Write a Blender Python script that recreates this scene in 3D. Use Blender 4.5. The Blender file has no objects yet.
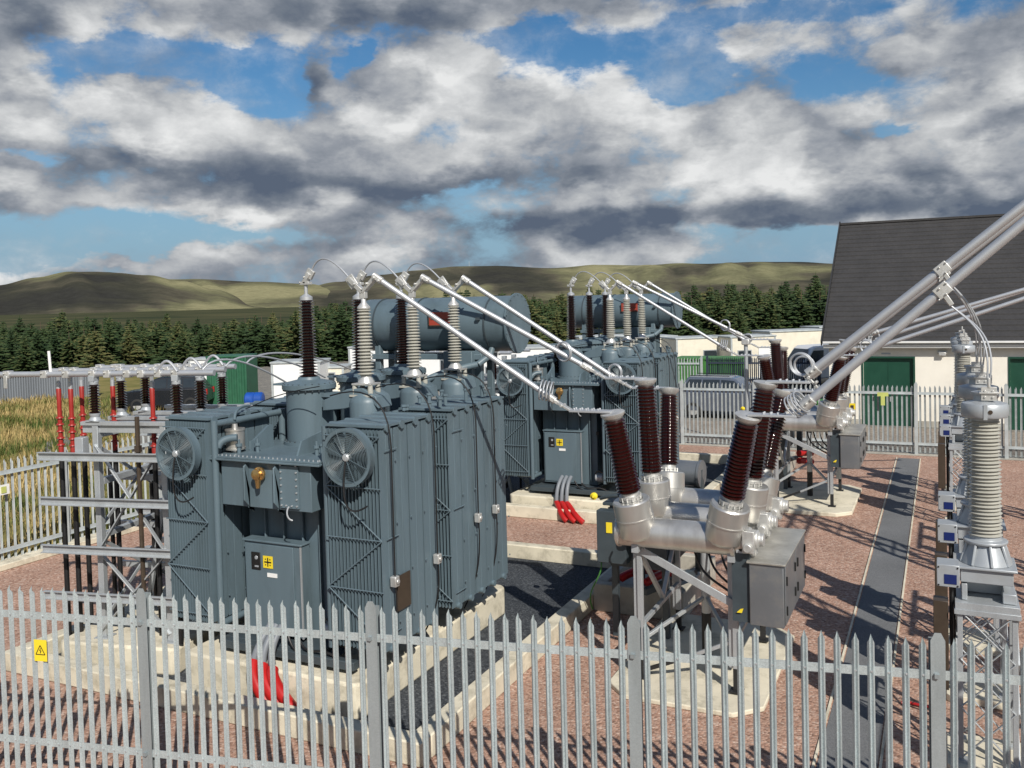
import bpy, bmesh, math, random
from mathutils import Vector, Matrix, Quaternion
random.seed(7)
rad = math.radians
C = bpy.context.scene.collection
scene = bpy.context.scene
V = Vector

# ------------------------------------------------------------------ materials
def newmat(name):
    m = bpy.data.materials.new(name); m.use_nodes = True
    nt = m.node_tree; b = nt.nodes['Principled BSDF']
    return m, nt, b

def nd(nt, typ, **kw):
    n = nt.nodes.new(typ)
    for k, v in kw.items():
        if k in n.inputs.keys(): n.inputs[k].default_value = v
        else: setattr(n, k, v)
    return n

def mat(name, col, rough=0.5, metal=0.0, var=0.12, scale=3.0, bump=0.0, bscale=60.0, coat=0.0, spec=0.5,
        dirt=None, dirt_amt=0.0, dirt_scale=1.5, spangle=0.0, streak=False):
    m, nt, b = newmat(name)
    tc = nd(nt, 'ShaderNodeTexCoord')
    src = tc.outputs['Object']
    n = nd(nt, 'ShaderNodeTexNoise', Scale=scale, Detail=6.0, Roughness=0.6)
    if streak:
        mp = nd(nt, 'ShaderNodeMapping'); mp.inputs['Scale'].default_value = (1, 1, 0.12)
        nt.links.new(src, mp.inputs[0]); nt.links.new(mp.outputs[0], n.inputs['Vector'])
    else:
        nt.links.new(src, n.inputs['Vector'])
    cr = nd(nt, 'ShaderNodeMix', data_type='RGBA')
    lo = [c*(1-var) for c in col]; hi = [min(1, c*(1+var)) for c in col]
    cr.inputs[6].default_value = (*lo, 1); cr.inputs[7].default_value = (*hi, 1)
    mr = nd(nt, 'ShaderNodeMapRange'); mr.inputs[1].default_value = 0.3; mr.inputs[2].default_value = 0.7
    nt.links.new(n.outputs['Fac'], mr.inputs[0]); nt.links.new(mr.outputs[0], cr.inputs[0])
    out = cr.outputs[2]
    if spangle:
        v = nd(nt, 'ShaderNodeTexVoronoi', Scale=110.0)
        nt.links.new(src, v.inputs['Vector'])
        sp = nd(nt, 'ShaderNodeSeparateColor'); nt.links.new(v.outputs['Color'], sp.inputs[0])
        m2 = nd(nt, 'ShaderNodeMix', data_type='RGBA', blend_type='MULTIPLY'); m2.inputs[0].default_value = 1
        r2 = nd(nt, 'ShaderNodeMapRange'); r2.inputs[3].default_value = 1-spangle; r2.inputs[4].default_value = 1+spangle*0.4
        nt.links.new(sp.outputs[0], r2.inputs[0])
        nt.links.new(out, m2.inputs[6]); nt.links.new(r2.outputs[0], m2.inputs[7]); out = m2.outputs[2]
    if dirt:
        n2 = nd(nt, 'ShaderNodeTexNoise', Scale=dirt_scale, Detail=8.0, Roughness=0.7)
        mp2 = nd(nt, 'ShaderNodeMapping'); mp2.inputs['Location'].default_value = (3.3, 7.1, 1.2)
        if streak: mp2.inputs['Scale'].default_value = (1, 1, 0.2)
        nt.links.new(src, mp2.inputs[0]); nt.links.new(mp2.outputs[0], n2.inputs['Vector'])
        r3 = nd(nt, 'ShaderNodeMapRange'); r3.inputs[1].default_value = 0.48; r3.inputs[2].default_value = 0.72
        r3.inputs[4].default_value = dirt_amt
        nt.links.new(n2.outputs['Fac'], r3.inputs[0])
        m3 = nd(nt, 'ShaderNodeMix', data_type='RGBA'); m3.inputs[7].default_value = (*dirt, 1)
        nt.links.new(r3.outputs[0], m3.inputs[0]); nt.links.new(out, m3.inputs[6]); out = m3.outputs[2]
    nt.links.new(out, b.inputs['Base Color'])
    rr = nd(nt, 'ShaderNodeMapRange'); rr.inputs[3].default_value = max(0.02, rough-0.07); rr.inputs[4].default_value = min(1, rough+0.1)
    nt.links.new(n.outputs['Fac'], rr.inputs[0]); nt.links.new(rr.outputs[0], b.inputs['Roughness'])
    b.inputs['Metallic'].default_value = metal
    b.inputs['Specular IOR Level'].default_value = spec
    if coat: b.inputs['Coat Weight'].default_value = coat; b.inputs['Coat Roughness'].default_value = 0.08
    if bump:
        nb = nd(nt, 'ShaderNodeTexNoise', Scale=bscale, Detail=4.0)
        nt.links.new(src, nb.inputs['Vector'])
        bp = nd(nt, 'ShaderNodeBump', Strength=bump, Distance=0.01)
        nt.links.new(nb.outputs['Fac'], bp.inputs['Height']); nt.links.new(bp.outputs[0], b.inputs['Normal'])
    return m

M = {}
M['paint'] = mat('grey_blue_paint', (0.108, 0.154, 0.182), 0.42, var=0.10, scale=1.6, dirt=(0.055, 0.075, 0.08), dirt_amt=0.50, dirt_scale=2.6, streak=True, bump=0.04, bscale=25)
M['paint_dark'] = mat('dark_grey_paint', (0.045, 0.06, 0.07), 0.45, var=0.15)
M['galv'] = mat('galvanised_steel', (0.47, 0.50, 0.52), 0.42, metal=0.45, var=0.08, scale=5, spangle=0.10, dirt=(0.33, 0.34, 0.34), dirt_amt=0.35, dirt_scale=4, streak=True)
M['galv_fence'] = mat('weathered_galvanising', (0.47, 0.535, 0.55), 0.38, metal=0.35, var=0.14, scale=7, spangle=0.20, dirt=(0.30, 0.35, 0.36), dirt_amt=0.4, dirt_scale=9, streak=True)
M['galv_post'] = mat('fence_post_galvanising', (0.33, 0.375, 0.39), 0.45, metal=0.4, var=0.1, scale=6, spangle=0.1, dirt=(0.24, 0.28, 0.29), dirt_amt=0.4, dirt_scale=7, streak=True)
M['galv_far'] = mat('dull_galvanising', (0.43, 0.465, 0.47), 0.6, metal=0.15, var=0.15, scale=3, dirt=(0.26, 0.28, 0.28), dirt_amt=0.5, dirt_scale=5)
M['blade'] = mat('fan_blade_grey', (0.075, 0.10, 0.11), 0.35, metal=0.2, var=0.1)
M['alu'] = mat('aluminium', (0.50, 0.52, 0.545), 0.46, metal=0.55, var=0.03, scale=4)
M['alu_cast'] = mat('cast_aluminium', (0.62, 0.62, 0.60), 0.42, metal=0.6, var=0.12, scale=8, bump=0.1, bscale=80, dirt=(0.35, 0.34, 0.31), dirt_amt=0.4, dirt_scale=6)
M['alu_can'] = mat('brushed_aluminium', (0.60, 0.59, 0.56), 0.36, metal=0.75, var=0.12, scale=3, dirt=(0.33, 0.31, 0.28), dirt_amt=0.5, dirt_scale=3, streak=True)
M['white_metal'] = mat('pale_grey_paint', (0.40, 0.43, 0.455), 0.38, metal=0.3, var=0.07, dirt=(0.36, 0.36, 0.34), dirt_amt=0.35, dirt_scale=5)
M['brown'] = mat('brown_porcelain', (0.020, 0.0030, 0.0028), 0.08, var=0.15, coat=0.6)
M['brown_dark'] = mat('dark_brown_porcelain', (0.016, 0.0055, 0.006), 0.12, var=0.15, coat=0.6)
M['greyins'] = mat('grey_porcelain', (0.40, 0.395, 0.35), 0.28, var=0.08, dirt=(0.25, 0.24, 0.2), dirt_amt=0.4, dirt_scale=6)
M['redins'] = mat('red_heatshrink', (0.30, 0.022, 0.016), 0.45, var=0.12)
M['red'] = mat('red_plastic', (0.40, 0.013, 0.012), 0.35, var=0.15, dirt=(0.3, 0.1, 0.08), dirt_amt=0.3)
M['black'] = mat('black_cable', (0.012, 0.012, 0.013), 0.45, var=0.2)
M['blackpaint'] = mat('bitumen_paint', (0.015, 0.015, 0.016), 0.6, var=0.2)
M['concrete'] = mat('pale_concrete', (0.64, 0.59, 0.465), 0.85, var=0.14, scale=1.2, bump=0.35, bscale=45, dirt=(0.22, 0.20, 0.14), dirt_amt=0.75, dirt_scale=2.6)
M['concrete2'] = mat('weathered_concrete', (0.40, 0.375, 0.32), 0.9, var=0.18, scale=1.4, bump=0.35, bscale=45, dirt=(0.20, 0.19, 0.16), dirt_amt=0.6, dirt_scale=2.2)
M['yellow'] = mat('yellow_sign', (0.80, 0.62, 0.03), 0.4, var=0.04)
M['white'] = mat('white_paint', (0.80, 0.80, 0.78), 0.5, var=0.04)
M['ink'] = mat('black_ink', (0.012, 0.012, 0.012), 0.5, var=0.05)
M['blue'] = mat('blue_plate', (0.010, 0.022, 0.12), 0.35, var=0.08)
M['brass'] = mat('brass', (0.55, 0.36, 0.15), 0.3, metal=0.9, var=0.2, scale=12)
M['platebrown'] = mat('brown_plate', (0.055, 0.040, 0.028), 0.4, var=0.15, scale=8)
M['steelbox'] = mat('stainless_sheet', (0.24, 0.26, 0.28), 0.33, metal=0.6, var=0.1, scale=1.2, dirt=(0.42, 0.40, 0.36), dirt_amt=0.5, dirt_scale=2.5)
M['steeltop'] = mat('pale_stainless_top', (0.45, 0.44, 0.40), 0.42, metal=0.5, var=0.2, scale=3, dirt=(0.28, 0.26, 0.22), dirt_amt=0.7, dirt_scale=4)  # roof sheet has a paler base than the cabinet sides
M['redplate'] = mat('red_brown_plate', (0.33, 0.05, 0.03), 0.45, var=0.08)
M['render'] = mat('cream_render', (0.80, 0.765, 0.68), 0.9, var=0.05, scale=1, bump=0.2, bscale=90, dirt=(0.55, 0.5, 0.42), dirt_amt=0.35, dirt_scale=0.6)
M['cream'] = mat('cream_cabin_panel', (0.72, 0.68, 0.56), 0.6, var=0.06, scale=0.8, dirt=(0.45, 0.4, 0.32), dirt_amt=0.4, dirt_scale=1.2)
M['whitecabin'] = mat('white_cabin_panel', (0.76, 0.77, 0.76), 0.55, var=0.05, scale=0.8)
M['greendoor'] = mat('dark_green_door', (0.006, 0.055, 0.032), 0.45, var=0.1)
M['green'] = mat('green_container', (0.022, 0.105, 0.055), 0.5, var=0.15, scale=2)
M['lime'] = mat('lime_green_paint', (0.045, 0.17, 0.035), 0.5, var=0.15, scale=2)
M['rooftrim'] = mat('dark_roof_edge', (0.03, 0.03, 0.032), 0.6)
M['gutter'] = mat('white_gutter', (0.72, 0.72, 0.70), 0.4, var=0.05)
M['corrug'] = mat('grey_steel_cladding', (0.19, 0.21, 0.235), 0.5, var=0.12, scale=0.6, streak=True)
M['glass'] = mat('dark_glass', (0.02, 0.028, 0.035), 0.08, var=0.1, spec=0.8)
M['carpaint'] = mat('silver_blue_car_paint', (0.13, 0.155, 0.20), 0.25, metal=0.4, var=0.04, coat=0.7)
M['vanpaint'] = mat('white_van_paint', (0.72, 0.73, 0.74), 0.3, var=0.04, coat=0.6)
M['tyre'] = mat('tyre_rubber', (0.018, 0.018, 0.018), 0.8)
M['dkfence'] = mat('dark_blue_mesh_paint', (0.025, 0.035, 0.06), 0.6, var=0.2)
M['bluetarp'] = mat('blue_plastic', (0.012, 0.07, 0.33), 0.4, var=0.15)
M['bark'] = mat('spruce_bark', (0.10, 0.065, 0.045), 0.9, var=0.25)

# foliage: per-tree and per-clump colour
def foliage(name, a, b_, c):
    m, nt, b = newmat(name)
    geo = nd(nt, 'ShaderNodeNewGeometry'); oi = nd(nt, 'ShaderNodeObjectInfo')
    ad = nd(nt, 'ShaderNodeMath', operation='ADD'); nt.links.new(geo.outputs['Random Per Island'], ad.inputs[0])
    mu = nd(nt, 'ShaderNodeMath', operation='MULTIPLY'); mu.inputs[1].default_value = 1.2
    nt.links.new(oi.outputs['Random'], mu.inputs[0]); nt.links.new(mu.outputs[0], ad.inputs[1])
    dv = nd(nt, 'ShaderNodeMath', operation='MULTIPLY'); dv.inputs[1].default_value = 0.46
    nt.links.new(ad.outputs[0], dv.inputs[0])
    cr = nd(nt, 'ShaderNodeValToRGB'); e = cr.color_ramp.elements
    e[0].color = (*a, 1); e[1].color = (*c, 1); e[1].position = 0.95
    k = cr.color_ramp.elements.new(0.55); k.color = (*b_, 1)
    nt.links.new(dv.outputs[0], cr.inputs[0]); nt.links.new(cr.outputs[0], b.inputs['Base Color'])
    b.inputs['Roughness'].default_value = 0.7; b.inputs['Specular IOR Level'].default_value = 0.2
    return m
M['spruce'] = foliage('spruce_needles', (0.014, 0.030, 0.012), (0.034, 0.058, 0.020), (0.105, 0.10, 0.036))
def grass_mat():
    m, nt, b = newmat('dry_moor_grass'); tc = nd(nt, 'ShaderNodeTexCoord'); geo = nd(nt, 'ShaderNodeNewGeometry')
    n = nd(nt, 'ShaderNodeTexNoise', Scale=0.32, Detail=4.0, Roughness=0.6); nt.links.new(tc.outputs['Object'], n.inputs['Vector'])
    a = nd(nt, 'ShaderNodeMath', operation='MULTIPLY'); a.inputs[1].default_value = 0.30; nt.links.new(geo.outputs['Random Per Island'], a.inputs[0])
    b2 = nd(nt, 'ShaderNodeMath', operation='MULTIPLY_ADD'); b2.inputs[1].default_value = 2.2; b2.inputs[2].default_value = -0.78; nt.links.new(n.outputs['Fac'], b2.inputs[0])
    c = nd(nt, 'ShaderNodeMath', operation='ADD'); nt.links.new(a.outputs[0], c.inputs[0]); nt.links.new(b2.outputs[0], c.inputs[1])
    cr = nd(nt, 'ShaderNodeValToRGB'); e = cr.color_ramp.elements; e[0].position = 0.1; e[0].color = (0.05, 0.085, 0.018, 1); e[1].position = 0.95; e[1].color = (0.50, 0.38, 0.17, 1)
    for p_, q_ in ((0.33, (0.13, 0.15, 0.04)), (0.5, (0.27, 0.22, 0.085)), (0.7, (0.38, 0.285, 0.12))): k = e.new(p_); k.color = (*q_, 1)
    nt.links.new(c.outputs[0], cr.inputs[0]); nt.links.new(cr.outputs[0], b.inputs['Base Color']); b.inputs['Roughness'].default_value = 0.7; b.inputs['Specular IOR Level'].default_value = 0.2
    return m
M['grassblade'] = grass_mat()

# gravel
def gravel(name, cols, scale, bump=0.6):
    m, nt, b = newmat(name)
    tc = nd(nt, 'ShaderNodeTexCoord')
    v = nd(nt, 'ShaderNodeTexVoronoi', Scale=scale); nt.links.new(tc.outputs['Object'], v.inputs['Vector'])
    s = nd(nt, 'ShaderNodeSeparateColor'); nt.links.new(v.outputs['Color'], s.inputs[0])
    cr = nd(nt, 'ShaderNodeValToRGB'); cr.color_ramp.interpolation = 'LINEAR'
    e = cr.color_ramp.elements; e[0].color = (*cols[0], 1); e[1].color = (*cols[-1], 1)
    for i, c_ in enumerate(cols[1:-1]):
        k = e.new((i+1)/(len(cols)-1)); k.color = (*c_, 1)
    nt.links.new(s.outputs[0], cr.inputs[0])
    n = nd(nt, 'ShaderNodeTexNoise', Scale=0.9, Detail=5.0); nt.links.new(tc.outputs['Object'], n.inputs['Vector'])
    mr = nd(nt, 'ShaderNodeMapRange'); mr.inputs[3].default_value = 0.72; mr.inputs[4].default_value = 1.22
    nt.links.new(n.outputs['Fac'], mr.inputs[0])
    mx = nd(nt, 'ShaderNodeMix', data_type='RGBA', blend_type='MULTIPLY'); mx.inputs[0].default_value = 1
    nt.links.new(cr.outputs[0], mx.inputs[6]); nt.links.new(mr.outputs[0], mx.inputs[7])
    nt.links.new(mx.outputs[2], b.inputs['Base Color'])
    b.inputs['Roughness'].default_value = 0.9; b.inputs['Specular IOR Level'].default_value = 0.25
    bp = nd(nt, 'ShaderNodeBump', Strength=bump, Distance=0.02); bp.invert = True
    nt.links.new(v.outputs['Distance'], bp.inputs['Height']); nt.links.new(bp.outputs[0], b.inputs['Normal'])
    return m
M['gravel'] = gravel('red_gravel', [(0.21, 0.125, 0.09), (0.38, 0.225, 0.165), (0.47, 0.31, 0.235), (0.30, 0.18, 0.135), (0.56, 0.42, 0.34)], 27)
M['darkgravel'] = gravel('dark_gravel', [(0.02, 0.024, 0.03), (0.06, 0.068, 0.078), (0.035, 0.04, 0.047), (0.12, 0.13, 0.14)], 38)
M['asphalt'] = gravel('path_asphalt', [(0.12, 0.125, 0.13), (0.155, 0.16, 0.165), (0.19, 0.195, 0.20)], 90, 0.2)
M['road'] = gravel('dusty_road', [(0.20, 0.17, 0.14), (0.26, 0.22, 0.18), (0.33, 0.29, 0.24)], 12, 0.3)
M['tyardground'] = gravel('yard_ground', [(0.14, 0.135, 0.12), (0.20, 0.19, 0.17), (0.26, 0.24, 0.20)], 8, 0.3)

def ground_mat():
    m, nt, b = newmat('moor_ground')
    tc = nd(nt, 'ShaderNodeTexCoord')
    n = nd(nt, 'ShaderNodeTexNoise', Scale=0.15, Detail=8.0, Roughness=0.7); nt.links.new(tc.outputs['Object'], n.inputs['Vector'])
    cr = nd(nt, 'ShaderNodeValToRGB'); e = cr.color_ramp.elements
    e[0].position = 0.35; e[0].color = (0.06, 0.085, 0.02, 1); e[1].position = 0.7; e[1].color = (0.34, 0.26, 0.12, 1)
    k = e.new(0.5); k.color = (0.19, 0.17, 0.06, 1)
    nt.links.new(n.outputs['Fac'], cr.inputs[0]); nt.links.new(cr.outputs[0], b.inputs['Base Color'])
    b.inputs['Roughness'].default_value = 0.95; b.inputs['Specular IOR Level'].default_value = 0.1
    return m
M['moor'] = ground_mat()

def hill_mat():
    m, nt, b = newmat('hill_grass_heather_shade')
    tc = nd(nt, 'ShaderNodeTexCoord')
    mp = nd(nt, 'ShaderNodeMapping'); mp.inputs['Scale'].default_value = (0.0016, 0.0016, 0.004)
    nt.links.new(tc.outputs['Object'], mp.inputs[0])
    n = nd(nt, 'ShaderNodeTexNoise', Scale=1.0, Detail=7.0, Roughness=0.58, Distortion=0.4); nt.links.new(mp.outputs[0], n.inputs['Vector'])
    at = nd(nt, 'ShaderNodeAttribute', attribute_name='heather_shade')  # cloud shadow put into the hill colour, mixed with heather patches
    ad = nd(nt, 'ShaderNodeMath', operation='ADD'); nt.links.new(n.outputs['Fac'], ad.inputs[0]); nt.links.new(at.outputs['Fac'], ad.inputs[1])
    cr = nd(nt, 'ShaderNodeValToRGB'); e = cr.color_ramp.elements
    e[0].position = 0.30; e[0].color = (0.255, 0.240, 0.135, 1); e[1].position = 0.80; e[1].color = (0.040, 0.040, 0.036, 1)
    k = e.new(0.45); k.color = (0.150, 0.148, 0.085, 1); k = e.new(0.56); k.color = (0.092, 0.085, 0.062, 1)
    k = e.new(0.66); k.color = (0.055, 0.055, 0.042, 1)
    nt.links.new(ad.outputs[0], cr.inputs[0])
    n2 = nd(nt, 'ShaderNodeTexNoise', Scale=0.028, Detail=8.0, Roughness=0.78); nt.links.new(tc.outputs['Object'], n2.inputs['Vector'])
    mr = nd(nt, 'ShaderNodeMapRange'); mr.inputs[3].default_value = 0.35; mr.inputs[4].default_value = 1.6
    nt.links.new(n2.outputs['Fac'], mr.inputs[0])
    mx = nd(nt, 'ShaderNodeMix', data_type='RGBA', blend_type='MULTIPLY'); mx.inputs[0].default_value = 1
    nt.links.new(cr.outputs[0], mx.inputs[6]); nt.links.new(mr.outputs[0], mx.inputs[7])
    nt.links.new(mx.outputs[2], b.inputs['Base Color'])
    b.inputs['Roughness'].default_value = 1.0; b.inputs['Specular IOR Level'].default_value = 0.0
    return m
M['hill'] = hill_mat()

def roof_mat():
    m, nt, b = newmat('dark_concrete_tiles')
    tc = nd(nt, 'ShaderNodeTexCoord')
    n = nd(nt, 'ShaderNodeTexNoise', Scale=1.3, Detail=6.0); nt.links.new(tc.outputs['Object'], n.inputs['Vector'])
    br = nd(nt, 'ShaderNodeTexNoise', Scale=9.0, Detail=3.0); nt.links.new(tc.outputs['Object'], br.inputs['Vector'])
    cr = nd(nt, 'ShaderNodeValToRGB'); e = cr.color_ramp.elements
    e[0].position = 0.3; e[0].color = (0.028, 0.0275, 0.028, 1); e[1].position = 0.7; e[1].color = (0.050, 0.048, 0.048, 1)
    ad = nd(nt, 'ShaderNodeMath', operation='ADD'); mu = nd(nt, 'ShaderNodeMath', operation='MULTIPLY'); mu.inputs[1].default_value = 0.5
    nt.links.new(n.outputs['Fac'], mu.inputs[0]); mu2 = nd(nt, 'ShaderNodeMath', operation='MULTIPLY'); mu2.inputs[1].default_value = 0.5
    nt.links.new(br.outputs['Fac'], mu2.inputs[0]); nt.links.new(mu.outputs[0], ad.inputs[0]); nt.links.new(mu2.outputs[0], ad.inputs[1])
    nt.links.new(ad.outputs[0], cr.inputs[0]); nt.links.new(cr.outputs[0], b.inputs['Base Color'])
    b.inputs['Roughness'].default_value = 0.75
    return m
M['roof'] = roof_mat()

# ------------------------------------------------------------------ mesh builder
def frame(d):
    d = V(d).normalized()
    a = V((0, 0, 1)) if abs(d.z) < 0.95 else V((1, 0, 0))
    x = a.cross(d).normalized(); y = d.cross(x)
    return x, y, d

SPLIT = {'clamp', 'painted_foot', 'lifting_lug', 'roof_rail', 'corner_post', 'foot', 'support_post', 'verge', 'gutter', 'tail_light', 'strap', 'conservator_bracket', 'oil_pipe', 'power_cable', 'control_cable', 'wire', 'grey_sleeve', 'red_duct', 'foot_plate', 'door_frame', 'plinth_band', 'fitting', 'pipe', 'latch', 'valve', 'cabinet_door', 'top_beam', 'cross_beam', 'conduit', 'cable', 'flexible_link', 'bottom_header', 'top_header', 'skid_base', 'frame', 'leg', 'side_post', 'door_plate', 'brass_valve'}
class MB:
    def __init__(s): s.v = []; s.f = []
    def add(s, vs, fs):
        n = len(s.v); s.v += [tuple(v) for v in vs]; s.f += [tuple(i+n for i in f) for f in fs]; return s
    def box(s, x0, x1, y0, y1, z0, z1):
        if x0 > x1: x0, x1 = x1, x0
        if y0 > y1: y0, y1 = y1, y0
        if z0 > z1: z0, z1 = z1, z0
        return s.add([(x0,y0,z0),(x1,y0,z0),(x1,y1,z0),(x0,y1,z0),(x0,y0,z1),(x1,y0,z1),(x1,y1,z1),(x0,y1,z1)],
                     [(0,3,2,1),(4,5,6,7),(0,1,5,4),(1,2,6,5),(2,3,7,6),(3,0,4,7)])
    def beam(s, p0, p1, w, h=None, up=None):
        h = h or w; p0 = V(p0); p1 = V(p1); d = (p1-p0).normalized()
        u = V(up) if up else (V((0,0,1)) if abs(d.z) < 0.95 else V((0,1,0)))
        x = d.cross(u).normalized()*w/2; y = x.normalized().cross(d).normalized()*h/2
        vs = [p0-x-y, p0+x-y, p0+x+y, p0-x+y, p1-x-y, p1+x-y, p1+x+y, p1-x+y]
        return s.add(vs, [(0,3,2,1),(4,5,6,7),(0,1,5,4),(1,2,6,5),(2,3,7,6),(3,0,4,7)])
    def angle(s, p0, p1, w, t=0.008, up=None, flip=1):   # steel angle section
        p0 = V(p0); p1 = V(p1); d = (p1-p0).normalized()
        u = V(up) if up else (V((0,0,1)) if abs(d.z) < 0.95 else V((0,1,0)))
        x = d.cross(u).normalized()*flip; y = x.cross(d).normalized()*flip
        s.beam(p0+x*w/2, p1+x*w/2, w, t, up=tuple(y)); s.beam(p0+y*(w/2+t/2), p1+y*(w/2+t/2), t, w, up=tuple(y)); return s
    def lathe(s, p0, d, prof, seg=20, cap=True):
        x, y, z = frame(d); p0 = V(p0); vs = []; fs = []
        for (t, r) in prof:
            for k in range(seg):
                a = 2*math.pi*k/seg; vs.append(p0+z*t+(x*math.cos(a)+y*math.sin(a))*max(r, 1e-4))
        for i in range(len(prof)-1):
            for k in range(seg):
                k2 = (k+1) % seg; fs.append((i*seg+k, i*seg+k2, (i+1)*seg+k2, (i+1)*seg+k))
        if cap:
            fs.append(tuple(range(seg-1, -1, -1))); fs.append(tuple((len(prof)-1)*seg+k for k in range(seg)))
        return s.add(vs, fs)
    def cyl(s, p0, p1, r, r1=None, seg=16):
        p0 = V(p0); p1 = V(p1); return s.lathe(p0, p1-p0, [(0, r), ((p1-p0).length, r if r1 is None else r1)], seg)
    def tube(s, pts, r, seg=8):
        pts = [V(p) for p in pts]; vs = []; fs = []; px = None
        for i, p in enumerate(pts):
            d = (pts[min(i+1, len(pts)-1)]-pts[max(i-1, 0)]).normalized()
            if px is None: x, y, _ = frame(d)
            else:
                x = (px - d*px.dot(d)).normalized(); y = d.cross(x)
            px = x
            for k in range(seg):
                a = 2*math.pi*k/seg; vs.append(p+(x*math.cos(a)+y*math.sin(a))*r)
        for i in range(len(pts)-1):
            for k in range(seg):
                k2 = (k+1) % seg; fs.append((i*seg+k, i*seg+k2, (i+1)*seg+k2, (i+1)*seg+k))
        fs.append(tuple(range(seg-1, -1, -1))); fs.append(tuple((len(pts)-1)*seg+k for k in range(seg)))
        return s.add(vs, fs)
    def ring(s, c, axis, R, r, n=28, seg=8):
        x, y, z = frame(axis); c = V(c); vs = []; fs = []
        for i in range(n):
            a = 2*math.pi*i/n; o = x*math.cos(a)+y*math.sin(a)
            for k in range(seg):
                b = 2*math.pi*k/seg; vs.append(c+o*(R+r*math.cos(b))+z*r*math.sin(b))
        for i in range(n):
            for k in range(seg):
                i2 = (i+1) % n; k2 = (k+1) % seg; fs.append((i*seg+k, i2*seg+k, i2*seg+k2, i*seg+k2))
        return s.add(vs, fs)
    def prism(s, poly, h0, h1, plane='xy'):
        n = len(poly)
        def mk(a, b, h):
            return {'xy': (a, b, h), 'xz': (a, h, b), 'yz': (h, a, b)}[plane]
        vs = [mk(a, b, h0) for a, b in poly]+[mk(a, b, h1) for a, b in poly]
        fs = [tuple(range(n-1, -1, -1)), tuple(range(n, 2*n))]+[(i, (i+1) % n, (i+1) % n+n, i+n) for i in range(n)]
        return s.add(vs, fs)
    def clusters(s):
        # face-connected pieces, merged where their boxes touch
        par = list(range(len(s.v)))
        def fd(i):
            while par[i] != i: par[i] = par[par[i]]; i = par[i]
            return i
        for f in s.f:
            a = fd(f[0])
            for q in f[1:]: par[fd(q)] = a
        comp = {}
        for i, v in enumerate(s.v): comp.setdefault(fd(i), []).append(i)
        cl = []
        for ids in comp.values():
            lo = [min(s.v[i][k] for i in ids)-0.004 for k in range(3)]; hi = [max(s.v[i][k] for i in ids)+0.004 for k in range(3)]
            cl.append([set(ids), lo, hi])
        ch = True
        while ch:
            ch = False; out = []
            for c in cl:
                for o in out:
                    if all(c[1][k] <= o[2][k] and o[1][k] <= c[2][k] for k in range(3)):
                        o[0] |= c[0]; o[1] = [min(a, b) for a, b in zip(o[1], c[1])]; o[2] = [max(a, b) for a, b in zip(o[2], c[2])]; ch = True; break
                else: out.append(c)
            cl = out
        return [c[0] for c in cl]
    def build(s, name, m, parent=None, origin=None, bevel=0.0, smooth=True, seg=2):
        if name in SPLIT and parent is not None:
            cs = s.clusters()
            if len(cs) > 1:
                o = None
                for ids in cs:
                    mp = {}; q = MB()
                    for i in sorted(ids): mp[i] = len(q.v); q.v.append(s.v[i])
                    q.f = [tuple(mp[i] for i in f) for f in s.f if f[0] in ids]
                    o = q._build(name, m, parent, origin, bevel, smooth, seg)
                return o
        return s._build(name, m, parent, origin, bevel, smooth, seg)
    def _build(s, name, m, parent=None, origin=None, bevel=0.0, smooth=True, seg=2):
        o0 = V(origin) if origin is not None else (parent['_o'] if parent is not None and '_o' in parent else (0, 0, 0))
        o0 = V(o0)
        me = bpy.data.meshes.new(name)
        me.from_pydata([tuple(V(v)-o0) for v in s.v], [], s.f); me.update()
        bm = bmesh.new(); bm.from_mesh(me); bmesh.ops.recalc_face_normals(bm, faces=bm.faces); bm.to_mesh(me); bm.free()
        me.materials.append(m)
        if smooth:
            me.shade_smooth(); me.set_sharp_from_angle(angle=rad(38))
        o = bpy.data.objects.new(name, me); C.objects.link(o)
        if parent is not None: o.parent = parent; o['_o'] = tuple(o0)
        elif origin is not None: o.location = o0; o['_o'] = tuple(o0)
        if bevel:
            md = o.modifiers.new('Bevel', 'BEVEL'); md.width = bevel; md.segments = seg; md.limit_method = 'ANGLE'; md.angle_limit = rad(40)
        return o

def tag(o, label=None, cat=None, group=None, kind=None):
    if label: o['label'] = label
    if cat: o['category'] = cat
    if group: o['group'] = group
    if kind: o['kind'] = kind
    return o
def thing(name, label, cat, loc, group=None):
    o = bpy.data.objects.new(name, None); C.objects.link(o); o.location = loc; o['_o'] = tuple(loc); o.empty_display_size = 0.2
    return tag(o, label, cat, group)
def kids(o): return [c for c in bpy.data.objects if c.parent == o]
def copy_tree(o, parent=None):
    c = o.copy(); C.objects.link(c); c.parent = parent
    for ch in kids(o): copy_tree(ch, c)
    return c
def move(o, dx, dy, dz=0): o.location = V(o.location)+V((dx, dy, dz))

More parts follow.
